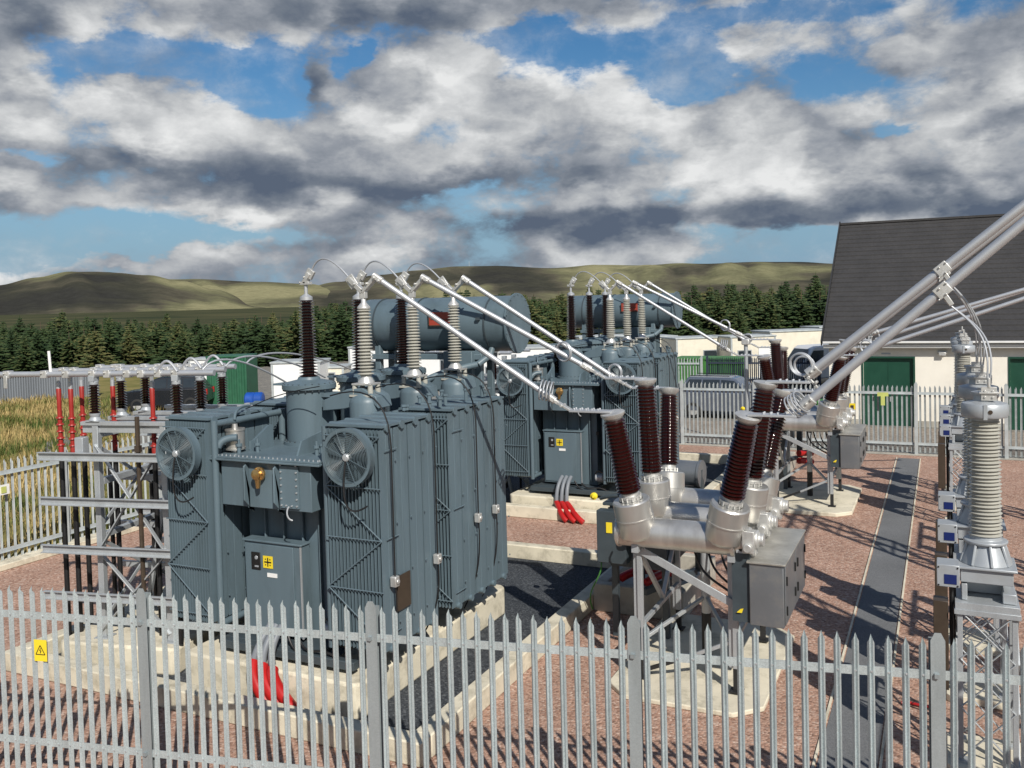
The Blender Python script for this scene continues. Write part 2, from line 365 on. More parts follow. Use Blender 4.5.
def sheds(L, n, rc, rs, r1=None, alt=1.0):   # insulator profile
    k = (r1 or rc)/rc; p = []; dz = L/n
    for i in range(n):
        f = 1-(1-k)*i/n; z = i*dz; q = rs if i % 2 == 0 else rs*alt
        p += [(z, rc*f), (z+dz*0.35, rc*f), (z+dz*0.50, q*f), (z+dz*0.60, q*f), (z+dz*0.98, rc*f)]
    p.append((L, rc*k)); return p
def ins(p0, p1, n, rc, rs, r1=None, seg=18, alt=1.0, m=None):
    m = m or MB(); p0 = V(p0); p1 = V(p1); d = p1-p0
    return m.lathe(p0, d, sheds(d.length, n, rc, rs, r1, alt), seg)
def arc(p0, p1, sag, n=12, side=(0, 0, 1)):
    p0 = V(p0); p1 = V(p1); return [p0.lerp(p1, i/n)+V(side)*sag*math.sin(math.pi*i/n) for i in range(n+1)]
def bez(a, b, c, d, n=12):
    a, b, c, d = V(a), V(b), V(c), V(d)
    return [a*(1-t)**3+b*3*t*(1-t)**2+c*3*t*t*(1-t)+d*t**3 for t in [i/n for i in range(n+1)]]

# ------------------------------------------------------------------ setting
def sheet(name, x0, x1, y0, y1, z, m, sub=1):
    o = MB().add([(x0,y0,z),(x1,y0,z),(x1,y1,z),(x0,y1,z)], [(0,1,2,3)]).build(name, m, smooth=False); return tag(o, kind='structure')
sheet('ground', -9000, 9000, -9000, 9000, -0.30, M['moor'])
# local land at yard level (field beyond the fences)
sheet('field', -160, 120, -40, 190, -0.02, M['moor'])
def moor2():
    m, nt, b = newmat('dark_heather_moor'); tc = nd(nt, 'ShaderNodeTexCoord'); n = nd(nt, 'ShaderNodeTexNoise', Scale=0.012, Detail=6.0); nt.links.new(tc.outputs['Object'], n.inputs['Vector'])
    cr = nd(nt, 'ShaderNodeValToRGB'); e = cr.color_ramp.elements; e[0].position = 0.35; e[0].color = (0.036, 0.048, 0.030, 1); e[1].position = 0.7; e[1].color = (0.105, 0.100, 0.055, 1)
    nt.links.new(n.outputs['Fac'], cr.inputs[0]); nt.links.new(cr.outputs[0], b.inputs['Base Color']); b.inputs['Roughness'].default_value = 1; b.inputs['Specular IOR Level'].default_value = 0
    return m
sheet('moorland', -3200, 2500, 150, 3800, -0.2, moor2())
sheet('gravel', -18.9, 16, -4, 33.6, 0.0, M['gravel'])
sheet('road', -44, 30, 33.95, 39.6, 0.0, M['road'])
tag(MB().add([(-47, 39.6, -0.004), (60, 39.6, -0.004), (60, 74, -0.004), (-70, 74, -0.004)], [(0, 1, 2, 3)]).build('site_yard', M['tyardground'], smooth=False), kind='structure')
tag(MB().add([(-33, 24, -0.008), (-19, 24, -0.008), (-19, 39.6, -0.008), (-47, 39.6, -0.008)], [(0, 1, 2, 3)]).build('access_track', M['tyardground'], smooth=False), kind='structure')
sheet('concrete_apron', -26, 20, 33.0, 33.95, 0.006, M['concrete2'])
sheet('path', -1.39, -0.74, 2, 32.4, 0.006, M['asphalt'])
for x in (-1.44, -0.72):
    tag(MB().box(x, x+0.03, 2, 32.4, -0.03, 0.022).build('path_edging', M['concrete'], smooth=False), kind='structure')
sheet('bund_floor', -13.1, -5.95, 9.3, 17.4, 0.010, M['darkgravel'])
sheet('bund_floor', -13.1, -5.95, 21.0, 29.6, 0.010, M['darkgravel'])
tag(MB().box(-18.9, -18.45, -4, 33, 0, 0.14).build('fence_kerb', M['concrete'], bevel=0.02), kind='structure')

def bund(name, label, x0, x1, y0, y1, h, t):
    m = MB()
    m.box(x0, x1, y0, y0+t, 0, h); m.box(x0, x1, y1-t, y1, 0, h)
    m.box(x0, x0+t, y0+t, y1-t, 0, h-0.003); m.box(x1-t, x1, y0+t, y1-t, 0, h-0.003)
    o = m.build(name, M['concrete'], origin=((x0+x1)/2, (y0+y1)/2, 0), bevel=0.02)
    return tag(o, label, 'low wall')
bund('bund_wall', 'low pale concrete bund wall surrounding the nearest grey transformer', -13.35, -5.70, 9.05, 17.65, 0.30, 0.26)
bund('bund_wall', 'low pale concrete bund wall surrounding the farther grey transformer', -13.35, -5.70, 20.75, 29.85, 0.30, 0.26)

def plinth(label, x0, x1, y0, y1, h, ch=0.15, m='concrete', bev=0.04):
    p = [(x0+ch,y0),(x1-ch,y0),(x1,y0+ch),(x1,y1-ch),(x1-ch,y1),(x0+ch,y1),(x0,y1-ch),(x0,y0+ch)]
    o = MB().prism(p, 0, h).build('concrete_plinth', M[m], origin=((x0+x1)/2,(y0+y1)/2,0), bevel=bev)
    return tag(o, label, 'concrete base')
plinth('thick cream concrete plinth under the nearest grey transformer', -10.25, -7.08, 9.75, 14.3, 0.5, 0.10)
plinth('thick cream concrete plinth under the farther grey transformer', -10.35, -7.18, 21.1, 25.7, 0.5, 0.10)
_pl = plinth('wide concrete plinth under the steel support frame at the left', -12.70, -10.60, 9.60, 12.6, 0.42, 0.08)
plinth('thin chamfered concrete slab under the nearest circuit breaker', -4.40, -2.20, 11.75, 15.2, 0.07, 0.35, bev=0.015)
plinth('thin chamfered concrete slab under the farther circuit breaker', -4.45, -2.08, 23.4, 27.0, 0.10, 0.35, bev=0.015)
# raised concrete box bund for the auxiliary transformer between
ab = MB(); ab.box(-5.69, -4.05, 14.95, 15.15, 0, 0.5); ab.box(-5.69, -4.05, 17.2, 17.4, 0, 0.5); ab.box(-5.69, -5.49, 15.15, 17.2, 0, 0.5); ab.box(-4.25, -4.05, 15.15, 17.2, 0, 0.5)
ab.box(-5.48, -4.26, 15.3, 17.0, 0, 0.3)
tag(ab.build('concrete_trough', M['concrete2'], origin=(-4.9, 16.2, 0), bevel=0.02), 'grey concrete box bund behind the nearest circuit breaker', 'low wall')
ab2 = MB(); ab2.box(-5.5, -4.3, 27.6, 27.8, 0, 0.5); ab2.box(-5.5, -4.3, 29.6, 29.8, 0, 0.5); ab2.box(-5.5, -5.3, 27.8, 29.6, 0, 0.5); ab2.box(-4.5, -4.3, 27.8, 29.6, 0, 0.5)
tag(ab2.build('concrete_trough', M['concrete2'], origin=(-4.9, 28.7, 0), bevel=0.02), 'grey concrete box bund behind the farther circuit breaker', 'low wall')

# ------------------------------------------------------------------ signs
def warn_sign(parent, c, w, h, n=(0, -1, 0), r=(1, 0, 0), tri=True, name='warning_sign'):
    c = V(c); n = V(n); r = V(r); u = V((0, 0, 1))
    o = MB().add([c-r*w/2-u*h/2, c+r*w/2-u*h/2, c+r*w/2+u*h/2, c-r*w/2+u*h/2, c-r*w/2-u*h/2-n*0.004, c+r*w/2-u*h/2-n*0.004, c+r*w/2+u*h/2-n*0.004, c-r*w/2+u*h/2-n*0.004],
        [(0,1,2,3),(7,6,5,4),(0,4,5,1),(1,5,6,2),(2,6,7,3),(3,7,4,0)]).build(name, M['yellow'], parent, smooth=False)
    k = MB(); f = c+n*0.003
    def seg(a, b, t):
        a = f+r*a[0]+u*a[1]; b = f+r*b[0]+u*b[1]; k.beam(a, b, t, 0.002, up=tuple(n))
    s = min(w, h)*0.36
    if tri:
        A = (-s, -s*0.75); B = (s, -s*0.75); D = (0, s*1.0)
        seg(A, B, s*0.14); seg(B, D, s*0.14); seg(D, A, s*0.14)
        seg((0.08*s, 0.45*s), (-0.15*s, 0.0), s*0.13); seg((-0.15*s, 0.0), (0.18*s, -0.05*s), s*0.13); seg((0.18*s, -0.05*s), (-0.05*s, -0.5*s), s*0.13)
    else:
        seg((-s, 0), (s, 0), s*0.3); seg((0, -s), (0, s), s*0.3)
        for a in (-1, 1):
            for b in (-1, 1): seg((a*s*0.5, b*s*0.65), (a*s*0.8, b*s*0.65), s*0.25)
    k.build('symbol', M['ink'], o, smooth=False)
    return o

# ------------------------------------------------------------------ TRANSFORMER
def make_fan(T, cx, cy, cz, R=0.38):
    f = MB()
    f.lathe((cx, cy+0.10, cz), (0, -1, 0), [(0, R*0.9), (0, R), (0.11, R), (0.125, R*1.02), (0.125, R*0.90), (0.10, R*0.88), (0.0, R*0.88)], 36, cap=False)
    fan = f.build('cooling_fan', M['paint'], T)
    b = MB()
    for k in range(9):
        a = 2*math.pi*k/9
        ca, sa = math.cos(a), math.sin(a); t = V((-sa, 0, ca)); o = V((ca, 0, sa)); C0 = V((cx, cy+0.04, cz))
        vs = []
        for rr, w, tw in ((0.07, 0.035, 0.05), (0.2, 0.055, 0.035), (R*0.86, 0.075, 0.018)):
            vs += [C0+o*rr-t*w+V((0, tw, 0)), C0+o*rr+t*w-V((0, tw, 0))]
        b.add(vs, [(0, 1, 3, 2), (2, 3, 5, 4)])
    b.build('blade', M['blade'], fan)['label'] = 'thin grey twisted fan blades'
    g = MB()
    for rr in [R*(0.2+0.062*i) for i in range(12)]: g.ring((cx, cy-0.03, cz), (0, 1, 0), rr, 0.0032, 28, 4)
    for k in range(8):
        a = 2*math.pi*(k+0.5)/8; g.cyl((cx, cy-0.035, cz), (cx+R*0.95*math.cos(a), cy-0.03, cz+R*0.95*math.sin(a)), 0.004, seg=5)
    g.build('guard', M['paint'], fan)
    MB().lathe((cx, cy+0.02, cz), (0, -1, 0), [(0, 0.055), (0.05, 0.055), (0.065, 0.04), (0.07, 0.0)], 16).build('hub', M['galv'], fan)
    MB().tube(bez((cx+0.01, cy-0.05, cz-0.06), (cx-0.02, cy-0.12, cz-0.5), (cx-0.05, cy-0.05, cz-0.85), (cx+0.3, cy, cz-0.62), 14), 0.012, 6).build('cable', M['black'], fan)
    return fan

def radiator(T, x0, x1, y0, y1, z0, z1, nf, ns, front=True):
    m = MB(); w = (x1-x0)
    ly = (y1-y0)/ns
    for i in range(nf):
        x = x0+w*(i+0.5)/nf
        th = 0.007
        for j in range(ns):
            a = y0+ly*j+0.014; b = y0+ly*(j+1)-0.014
            m.box(x-th, x+th, a, b, z0+0.03, z1-0.07)
            m.cyl((x, (a+b)/2, z0+0.03), (x, (a+b)/2, z1-0.07), 0.013, seg=6)
    r = m.build('radiator', M['paint'], T)
    h = MB(); hb_ = MB()
    for j in range(ns):
        yc = y0+ly*(j+0.5)
        h.cyl((x0-0.02, yc, z1-0.05), (x1+0.02, yc, z1-0.05), 0.06, seg=10)
        hb_.cyl((x0-0.02, yc, z0+0.03), (x1+0.02, yc, z0+0.03), 0.05, seg=10)
    h.box(x0-0.01, x1+0.01, y0+0.05, y1-0.05, z1-0.04, z1-0.01); hb_.box((x0+x1)/2-0.05, (x0+x1)/2+0.05, y0+0.05, y1-0.05, z0+0.0, z0+0.05)
    for i in range(nf):    # rounded top edge of each fin pack
        pass
    h.build('top_header', M['paint'], r); hb_.build('bottom_header', M['paint'], r)
    k = MB(); yf = y0-0.012; zs = [z0+0.15+(z1-z0-0.3)*q/4 for q in range(5)]
    for z in zs: k.cyl((x0, yf, z), (x1, yf, z), 0.009, seg=6)
    for q in range(4):
        a, b = (x0, x1) if q % 2 else (x1, x0)
        k.cyl((a, yf, zs[q]), (b, yf, zs[q+1]), 0.009, seg=6)
    xs = x1+0.012 if x1 > -8 else x0-0.012
    for z in (z0+0.25, (z0+z1)/2, z1-0.35):
        k.cyl((xs, y0+0.1, z), (xs, y0+0.1+ly*0.8, z), 0.008, seg=6)
    for j in range(ns):
        for z in (z0+0.35, z0+1.0, z0+1.7, z1-0.5): k.lathe((x1+0.012, y0+ly*(j+1)-0.002, z), (1, 0, 0), [(0, 0.014), (0.012, 0.014)], 8)
    k.build('bracing', M['paint'], r)
    return r

ZL = 3.44
def make_transformer(label):
    T = thing('power_transformer', label, 'transformer', (-8.6, 12.0, 0.5))
    # tank
    m = MB(); m.box(-9.55, -8.02, 10.5, 14.3, 0.72, ZL-0.06)
    for x in (-9.2, -8.85, -8.5, -8.2): m.box(x-0.015, x+0.015, 10.44, 10.5, 0.8, ZL-0.1)
    for y in (11, 12, 13, 14): m.box(-8.02, -7.94, y-0.02, y+0.02, 0.8, ZL-0.1); m.box(-9.63, -9.55, y-0.02, y+0.02, 0.8, ZL-0.1)
    tank = m.build('tank', M['paint'], T, bevel=0.012)
    b = MB(); b.box(-9.9, -7.7, 10.2, 10.45, 0.505, 0.66); b.box(-9.9, -7.7, 13.6, 13.85, 0.505, 0.66); b.box(-9.6, -7.95, 10.05, 14.2, 0.66, 0.72); b.box(-9.7, -7.3, 9.95, 10.08, 0.58, 0.70)
    b.build('skid_base', M['paint_dark'], T, bevel=0.01)
    l = MB(); l.box(-9.80, -7.72, 9.88, 14.4, ZL-0.06, ZL-0.03); l.box(-9.78, -7.74, 9.9, 14.4, ZL-0.03, ZL); l.box(-9.93, -9.80, 9.88, 10.3, ZL-0.055, ZL-0.035)
    lid = l.build('lid', M['paint'], T, bevel=0.006)
    bo = MB()
    for i in range(26):
        x = -9.74+i*0.0785; bo.lathe((x, 9.94, ZL), (0, 0, 1), [(0, 0.012), (0.014, 0.012), (0.014, 0.007), (0.024, 0.007)], 6)
    for i in range(50):
        y = 9.98+i*0.088; bo.lathe((-7.78, y, ZL), (0, 0, 1), [(0, 0.012), (0.014, 0.012), (0.014, 0.007), (0.024, 0.007)], 6)
    bo.build('bolt', M['white_metal'], lid)
    # front box with ribs under the lid
    x0, x1, yf, zb = -9.57, -7.94, 9.98, 2.71
    fb = MB(); fb.box(x0, x1, yf, 10.49, zb, ZL-0.063)
    for rx in (-9.06, -8.52): fb.prism([(yf, ZL-0.07), (yf-0.10, ZL-0.12), (yf-0.11, zb+0.12), (yf+0.10, zb-0.10), (yf+0.10, zb), (yf, zb)], rx-0.014, rx+0.014, 'yz')
    front = fb.build('tap_changer_box', M['paint'], T, bevel=0.01)
    cp = MB(); cp.box(-8.47, -8.14, yf-0.03, yf-0.002, zb+0.04, ZL-0.09); cpo = cp.build('inspection_cover', M['paint'], front, bevel=0.004)
    cb = MB()
    for z in [zb+0.08+0.095*i for i in range(7)]:
        for x in (-8.44, -8.17): cb.lathe((x, yf-0.03, z), (0, -1, 0), [(0, 0.014), (0.015, 0.014)], 6)
    for x in (-8.36, -8.26):
        cb.lathe((x, yf-0.03, zb+0.08), (0, -1, 0), [(0, 0.014), (0.015, 0.014)], 6)
    cb.build('cover_bolt', M['galv'], cpo)
    v = MB(); VZ = 3.22; v.lathe((-8.80, yf-0.0, VZ), (0, -1, 0), [(0, 0.05), (0.05, 0.05), (0.05, 0.10), (0.08, 0.10), (0.10, 0.05), (0.15, 0.075), (0.17, 0.02)], 14)
    v.cyl((-8.80, yf-0.10, VZ-0.03), (-8.80, yf-0.10, VZ-0.20), 0.05, 0.03, 10)
    for k in range(6):
        a = k*math.pi/3; v.lathe((-8.80+0.08*math.cos(a), yf-0.08, VZ+0.08*math.sin(a)), (0, -1, 0), [(0, 0.014), (0.02, 0.014)], 6)
    v.build('brass_valve', M['brass'], T)
    MB().tube(bez((-8.30, yf-0.05, 2.78), (-8.30, yf-0.12, 2.75), (-8.28, yf-0.14, 2.62), (-8.22, yf-0.08, 2.6), 8), 0.012, 6).build('hook', M['alu'], front)
    # control cabinet
    kx0, kx1, ky = -9.42, -8.36, 10.24
    k0 = MB(); k0.box(kx0, kx1, ky, 10.43, 0.78, 2.13); k0.box(kx0-0.02, kx1+0.02, ky-0.03, 10.43, 2.13, 2.16)
    cab = k0.build('control_cabinet', M['paint'], T, bevel=0.008)
    d = MB(); d.box(kx0+0.03, kx1-0.14, ky-0.02, ky-0.003, 0.82, 2.10); door = d.build('door', M['paint'], cab, bevel=0.006)
    MB().box(kx1-0.015, kx1+0.006, ky-0.025, ky-0.002, 0.78, 2.12).build('hinge', M['galv'], cab)
    w = MB(); w.box(kx0+0.15, kx0+0.32, ky-0.036, ky-0.021, 1.72, 1.98); wo = w.build('viewing_window', M['ink'], door, bevel=0.01)
    g = MB(); g.lathe((kx0+0.25, ky-0.037, 1.90), (0, -1, 0), [(0, 0.03), (0.006, 0.026)], 14); g.box(kx0+0.22, kx0+0.29, ky-0.042, ky-0.037, 1.76, 1.785); g.build('gauge', M['white_metal'], door)
    warn_sign(door, (kx0+0.46, ky-0.030, 1.85), 0.18, 0.18, tri=False)
    MB().box(kx0+0.44, kx0+0.62, ky-0.030, ky-0.021, 1.63, 1.69).build('label_plate', M['white'], door)
    MB().box(-8.03, -7.96, 10.46, 10.5, 2.04, 2.13).build('vent_hatch', M['ink'], T)
    # electric motor drive box at lower right with pipes
    p = MB(); p.lathe((-8.0, 10.28, 0.98), (1, 0, 0), [(0, 0.08), (0.02, 0.11), (0.2, 0.11), (0.24, 0.05)], 14); p.build('pump', M['white_metal'], T)
    p = MB(); p.tube(bez((-8.0, 10.25, 1.05), (-7.9, 10.1, 1.25), (-7.75, 10.1, 1.2), (-7.6, 10.2, 0.95)), 0.02, 8); p.tube(bez((-8.3, 10.05, 0.85), (-8.1, 9.98, 0.6), (-7.9, 9.95, 0.9), (-7.6, 10.0, 0.7)), 0.018, 8); p.tube(bez((-8.5, 10.05, 0.9), (-8.3, 9.95, 0.55), (-8.1, 9.97, 0.75), (-7.8, 10.0, 0.62)), 0.018, 8)
    p.build('cable', M['black'], T)
    # radiators, two banks each side
    for (a, b) in ((-10.50, -9.68), (-7.55, -6.66)):
        radiator(T, a, b, 9.80, 11.22, 0.95, 4.0, 16, 4)
        radiator(T, a, b, 11.62, 13.55, 0.95, 4.0, 16, 5)
    pm = MB()
    for (x, s_) in ((-9.62, 1), (-7.62, -1)):
        pm.cyl((x, 9.92, 0.9), (x, 9.92, 3.95), 0.05, seg=12)
        pm.cyl((x, 11.42, 0.9), (x, 11.42, 3.95), 0.06, seg=12)
        pm.cyl((x, 9.92, 3.9), (x, 13.6, 3.9), 0.05, seg=12); pm.cyl((x, 9.92, 0.95), (x, 13.6, 0.95), 0.05, seg=12)
    pm.tube(bez((-9.62, 9.98, 3.55), (-9.60, 10.0, 3.62), (-9.58, 10.05, 3.68), (-9.40, 10.15, 3.68), 8), 0.055, 10)
    pm.build('pipework', M['paint'], T)
    # side plates and cables on the right face
    MB().box(-6.655, -6.64, 10.10, 10.42, 1.45, 1.92).build('rating_plate', M['platebrown'], T)
    for y in (9.98, 11.10, 12.38, 13.0):
        cm = MB(); z = 1.9 if y < 11.5 else 2.2
        cm.tube(bez((-7.6, y+0.05, 4.35), (-6.9, y, 4.55), (-6.62, y, 4.3), (-6.60, y, 3.7), 10)+[V((-6.60, y, q)) for q in (3.0, z)]+bez((-6.60, y, z), (-6.58, y+0.02, z-0.5), (-6.63, y+0.05, 1.2), (-6.9, y, 0.72), 8)[1:], 0.011, 6)
        cc = cm.build('surge_cable', M['black'], T)
        bx = MB(); bx.box(-6.65, -6.56, y-0.05, y+0.05, z-0.07, z+0.07); bx.cyl((-6.56, y, z), (-6.54, y, z), 0.035, seg=10)
        bx.build('surge_counter', M['alu_cast'], cc, bevel=0.01)
    # fans
    make_fan(T, -10.05, 9.60, 3.50); make_fan(T, -7.04, 9.60, 3.60)
    # canister on the lid
    c = MB(); c.lathe((-9.56, 10.28, ZL), (0, 0, 1), [(0, 0.07), (0.04, 0.07), (0.04, 0.15), (0.07, 0.15), (0.07, 0.14), (0.32, 0.14), (0.32, 0.15), (0.35, 0.15), (0.35, 0.05), (0.42, 0.04)], 20)
    cn = c.build('relay_canister', M['alu_can'], T)
    MB().tube(bez((-9.56, 10.28, ZL+0.48), (-9.56, 10.28, ZL+0.62), (-9.66, 10.5, ZL+0.66), (-9.75, 10.8, ZL+0.62), 8), 0.022, 8).build('pipe', M['paint'], cn)
    # lifting lug and small gear
    g = MB(); g.prism([(10.35, ZL), (10.85, ZL), (10.85, ZL+0.34), (10.75, ZL+0.34), (10.42, ZL+0.16), (10.35, ZL+0.16)], -9.36, -9.32, 'yz'); g.prism([(10.25, ZL), (10.95, ZL), (10.95, ZL+0.3), (10.35, ZL+0.2)], -8.4, -8.37, 'yz')
    for x, y in ((-9.42, 10.2), (-9.36, 10.5), (-9.2, 10.35), (-8.15, 10.4), (-8.1, 10.8)):
        g.lathe((x, y, ZL), (0, 0, 1), [(0, 0.03), (0.1, 0.03), (0.1, 0.05), (0.14, 0.05), (0.14, 0.02), (0.2, 0.02)], 10)
    g.build('lifting_lug', M['paint'], T)
    # turrets, ducts, bushings
    ys = (11.35, 12.75, 14.10)
    for i, y in enumerate(ys):
        x = -9.0
        t = MB(); t.lathe((x, y, ZL), (0, 0, 1), [(0, 0.42), (0.05, 0.42), (0.05, 0.36), (0.08, 0.36), (0.86, 0.36), (0.86, 0.42), (0.90, 0.42), (0.93, 0.42), (0.96, 0.36), (1.0, 0.18), (1.04, 0.16)], 32)
        t.box(x-0.62, x-0.3, y-0.12, y+0.12, ZL+0.90, ZL+0.93); t.box(x+0.3, x+0.5, y-0.14, y+0.14, ZL+0.74, ZL+0.80)
        tu = t.build('bushing_turret', M['paint'], T)
        bb = MB()
        for k in range(24):
            a = 2*math.pi*k/24
            bb.lathe((x+0.395*math.cos(a), y+0.395*math.sin(a), ZL+0.02), (0, 0, 1), [(0, 0.013), (0.05, 0.013)], 6)
            bb.lathe((x+0.395*math.cos(a), y+0.395*math.sin(a), ZL+0.83), (0, 0, 1), [(0, 0.013), (0.12, 0.013)], 6)
        bb.build('flange_bolt', M['paint_dark'], tu)
        bz = ZL+1.03
        bu = ins((x, y, bz), (x, y, 5.68), 26, 0.088, 0.148, 0.072, 20).build('bushing', M['brown_dark'], T)
        tp = MB(); tp.lathe((x, y, 5.68), (0, 0, 1), [(0, 0.10), (0.05, 0.10), (0.09, 0.04), (0.10, 0.028), (0.26, 0.028)], 14)
        tp.build('terminal', M['alu'], bu)
        cl = MB(); cl.box(x-0.09, x+0.09, y-0.05, y+0.05, 5.92, 5.97); cl.beam((x-0.02, y, 5.95), (x+0.09, y, 6.10), 0.10, 0.07); cl.beam((x+0.05, y, 6.03), (x+0.13, y, 6.15), 0.05, 0.14)
        for q in (-0.04, 0.04): cl.cyl((x-0.03+q, y-0.07, 6.0+q), (x-0.03+q, y+0.07, 6.0+q), 0.014, seg=6)
        cl.build('clamp', M['alu_cast'], bu, bevel=0.006)
        # lower arrester support drum and hood duct
        xa = -7.85; ya = y-0.1
        s = MB(); s.lathe((xa, ya, ZL), (0, 0, 1), [(0, 0.32), (0.04, 0.32), (0.04, 0.26), (0.68, 0.26), (0.74, 0.24), (0.82, 0.14), (0.85, 0.14)], 28); s.build('support_drum', M['paint'], T)
        h = MB(); h.prism([(xa-0.72, ZL+0.54), (xa-0.32, ZL+0.58), (xa-0.05, ZL+0.64), (xa+0.22, ZL+0.66), (xa+0.30, ZL+0.60), (xa+0.26, ZL+0.78), (xa+0.02, ZL+0.90), (xa-0.26, ZL+0.88), (xa-0.55, ZL+0.76), (xa-0.72, ZL+0.70)], ya-0.14, ya+0.24, 'xz')
        h.build('cable_hood', M['paint'], T, bevel=0.012)
        # low voltage bushing
        lv = MB(); ins((-9.62, y+0.35-0.25*0, ZL+0.1), (-9.62, y+0.35, ZL+0.78), 8, 0.06, 0.105, seg=16, m=lv); lv.lathe((-9.62, y+0.35, ZL+0.78), (0, 0, 1), [(0, 0.05), (0.03, 0.05), (0.05, 0.02), (0.12, 0.02)], 10)
        lv.build('low_voltage_bushing', M['brown_dark'], T)
    ju = MB(); ju.tube(bez((-9.9, 10.9, 4.0), (-9.5, 10.8, 4.1), (-9.3, 10.7, 4.25), (-8.3, 10.7, 4.40), 14), 0.008, 6); ju.build('wiring', M['black'], T)
    # small clutter on the lid
    sm = MB(); rr = random.Random(3)
    for i in range(26):
        x = rr.uniform(-8.6, -7.8) if i % 2 else rr.uniform(-7.6, -6.8); y = rr.uniform(10.2, 13.6); z = ZL if x < -7.72 else 4.02
        if any((x+7.85)**2+(y-(q-0.1))**2 < 0.12 for q in ys) or (x+9)**2 < 0.3: continue
        h_ = rr.uniform(0.05, 0.16); sm.lathe((x, y, z), (0, 0, 1), [(0, 0.03), (h_, 0.03), (h_, 0.045), (h_+0.03, 0.045)], 8)
    sm.build('valve', M['paint'], T)
    # conservator
    cy, cz, r = 14.95, 5.17, 0.51
    c = MB(); c.lathe((-10.42, cy, cz), (1, 0, 0), [(0, 0.02), (0.02, r*0.7), (0.10, r*0.96), (0.16, r), (3.35, r), (3.36, r)], 40); co = c.build('conservator', M['paint'], T)
    e = MB(); e.lathe((-7.06, cy, cz), (1, 0, 0), [(0, r*1.02), (0, r*1.09), (0.03, r*1.09), (0.03, r*1.0)], 40)
    for k in range(20):
        a = 2*math.pi*k/20; e.lathe((-7.03, cy+r*1.045*math.cos(a), cz+r*1.045*math.sin(a)), (1, 0, 0), [(0, 0.013), (0.02, 0.013)], 6)
    e.build('end_flange', M['paint'], co)
    b = MB()
    for x in (-9.9, -9.0, -7.5): b.lathe((x, cy, cz), (1, 0, 0), [(0, r+0.002), (0, r+0.015), (0.03, r+0.015), (0.03, r+0.002)], 40, cap=False)
    b.build('strap', M['paint_dark'], co)
    pl = MB(); pl.box(-8.62, -8.10, cy-r-0.035, cy-r-0.015, cz-0.02, cz+0.24)
    pp = pl.build('name_plate', M['redplate'], co)
    pl = MB(); pl.box(-8.58, -8.14, cy-r-0.040, cy-r-0.036, cz+0.10, cz+0.11); pl.box(-8.62, -8.6, cy-r-0.042, cy-r-0.036, cz-0.02, cz+0.24); pl.box(-8.62, -8.1, cy-r-0.042, cy-r-0.036, cz-0.02, cz); pl.build('plate_border', M['platebrown'], pp)
    lug = MB(); lug.box(-7.62, -7.55, cy-r-0.06, cy-r, cz+0.08, cz+0.13); lug.build('lifting_eye', M['paint_dark'], co)
    st = MB()
    for x in (-9.9, -7.7):
        st.box(x-0.06, x+0.06, cy-0.35, cy-0.23, 0.6, cz-r*0.75); st.box(x-0.06, x+0.06, cy+0.1, cy+0.2, 2.6, cz-r+0.03)
    st.box(-8.35, -7.75, cy-0.5, cy-0.1, ZL, cz-r+0.02)
    st.box(-10.0, -7.6, cy-0.4, cy+0.25, cz-r-0.14, cz-r-0.04)
    st.build('conservator_bracket', M['paint'], T, bevel=0.01)
    pi = MB(); pi.tube(bez((-8.5, 13.4, 4.0), (-8.3, 13.8, 4.3), (-8.1, 14.2, 4.35), (-7.6, 14.4, 4.45)), 0.06, 12); pi.tube([(-7.6, 14.4, 4.45), (-7.45, 14.6, 4.6), (-7.45, 14.75, 4.8)], 0.06, 12)
    pi.cyl((-9.3, 14.32, ZL), (-9.3, 14.32, 4.7), 0.025, seg=8)
    pi.build('oil_pipe', M['paint'], T)
    return T

T1 = make_transformer('nearest large blue-grey power transformer with two front fans')
T2 = copy_tree(T1); move(T2, -0.10, 11.40)
T2['label'] = 'farther blue-grey power transformer, behind the nearest one'

# grey surge arresters
def make_arrester():
    T = thing('surge_arrester', '', 'surge arrester', (-7.85, 11.25, 4.21), 'grey arresters on the transformers')
    x, y = -7.85, 11.25
    b = MB(); b.box(x-0.2, x+0.2, y-0.16, y+0.16, 4.21, 4.24)
    for dx, dy in ((-0.14, -0.1), (0.14, -0.1), (-0.14, 0.1), (0.14, 0.1)): b.lathe((x+dx, y+dy, 4.24), (0, 0, 1), [(0, 0.04), (0.05, 0.045), (0.14, 0.035)], 10)
    b.build('foot', M['greyins'], T)
    t = MB(); t.box(x-0.17, x+0.17, y-0.14, y+0.14, 4.38, 4.41); t.lathe((x, y, 4.41), (0, 0, 1), [(0, 0.13), (0.03, 0.12), (0.09, 0.08), (0.11, 0.08)], 18); t.build('base_plate', M['alu_cast'], T, bevel=0.005)
    ins((x, y, 4.52), (x, y, 5.52), 20, 0.085, 0.128, 0.07, 20).build('porcelain', M['greyins'], T)
    h = MB(); h.lathe((x, y, 5.52), (0, 0, 1), [(0, 0.10), (0.03, 0.10), (0.10, 0.04), (0.2, 0.035)], 16); h.box(x-0.05, x+0.05, y-0.04, y+0.04, 5.68, 5.82)
    h.beam((x, y, 5.78), (x+0.22, y, 5.98), 0.10, 0.06); h.beam((x, y, 5.78), (x-0.24, y, 5.98), 0.10, 0.07); h.beam((x-0.14, y, 5.86), (x-0.26, y, 6.02), 0.04, 0.15)
    for q in (0, 1): h.cyl((x+0.1-0.22*q, y-0.08, 5.90), (x+0.1-0.22*q, y+0.08, 5.90), 0.02, seg=6)
    h.build('terminal_clamp', M['alu_cast'], T, bevel=0.006)
    return T
A0 = make_arrester(); first = True
arr = []
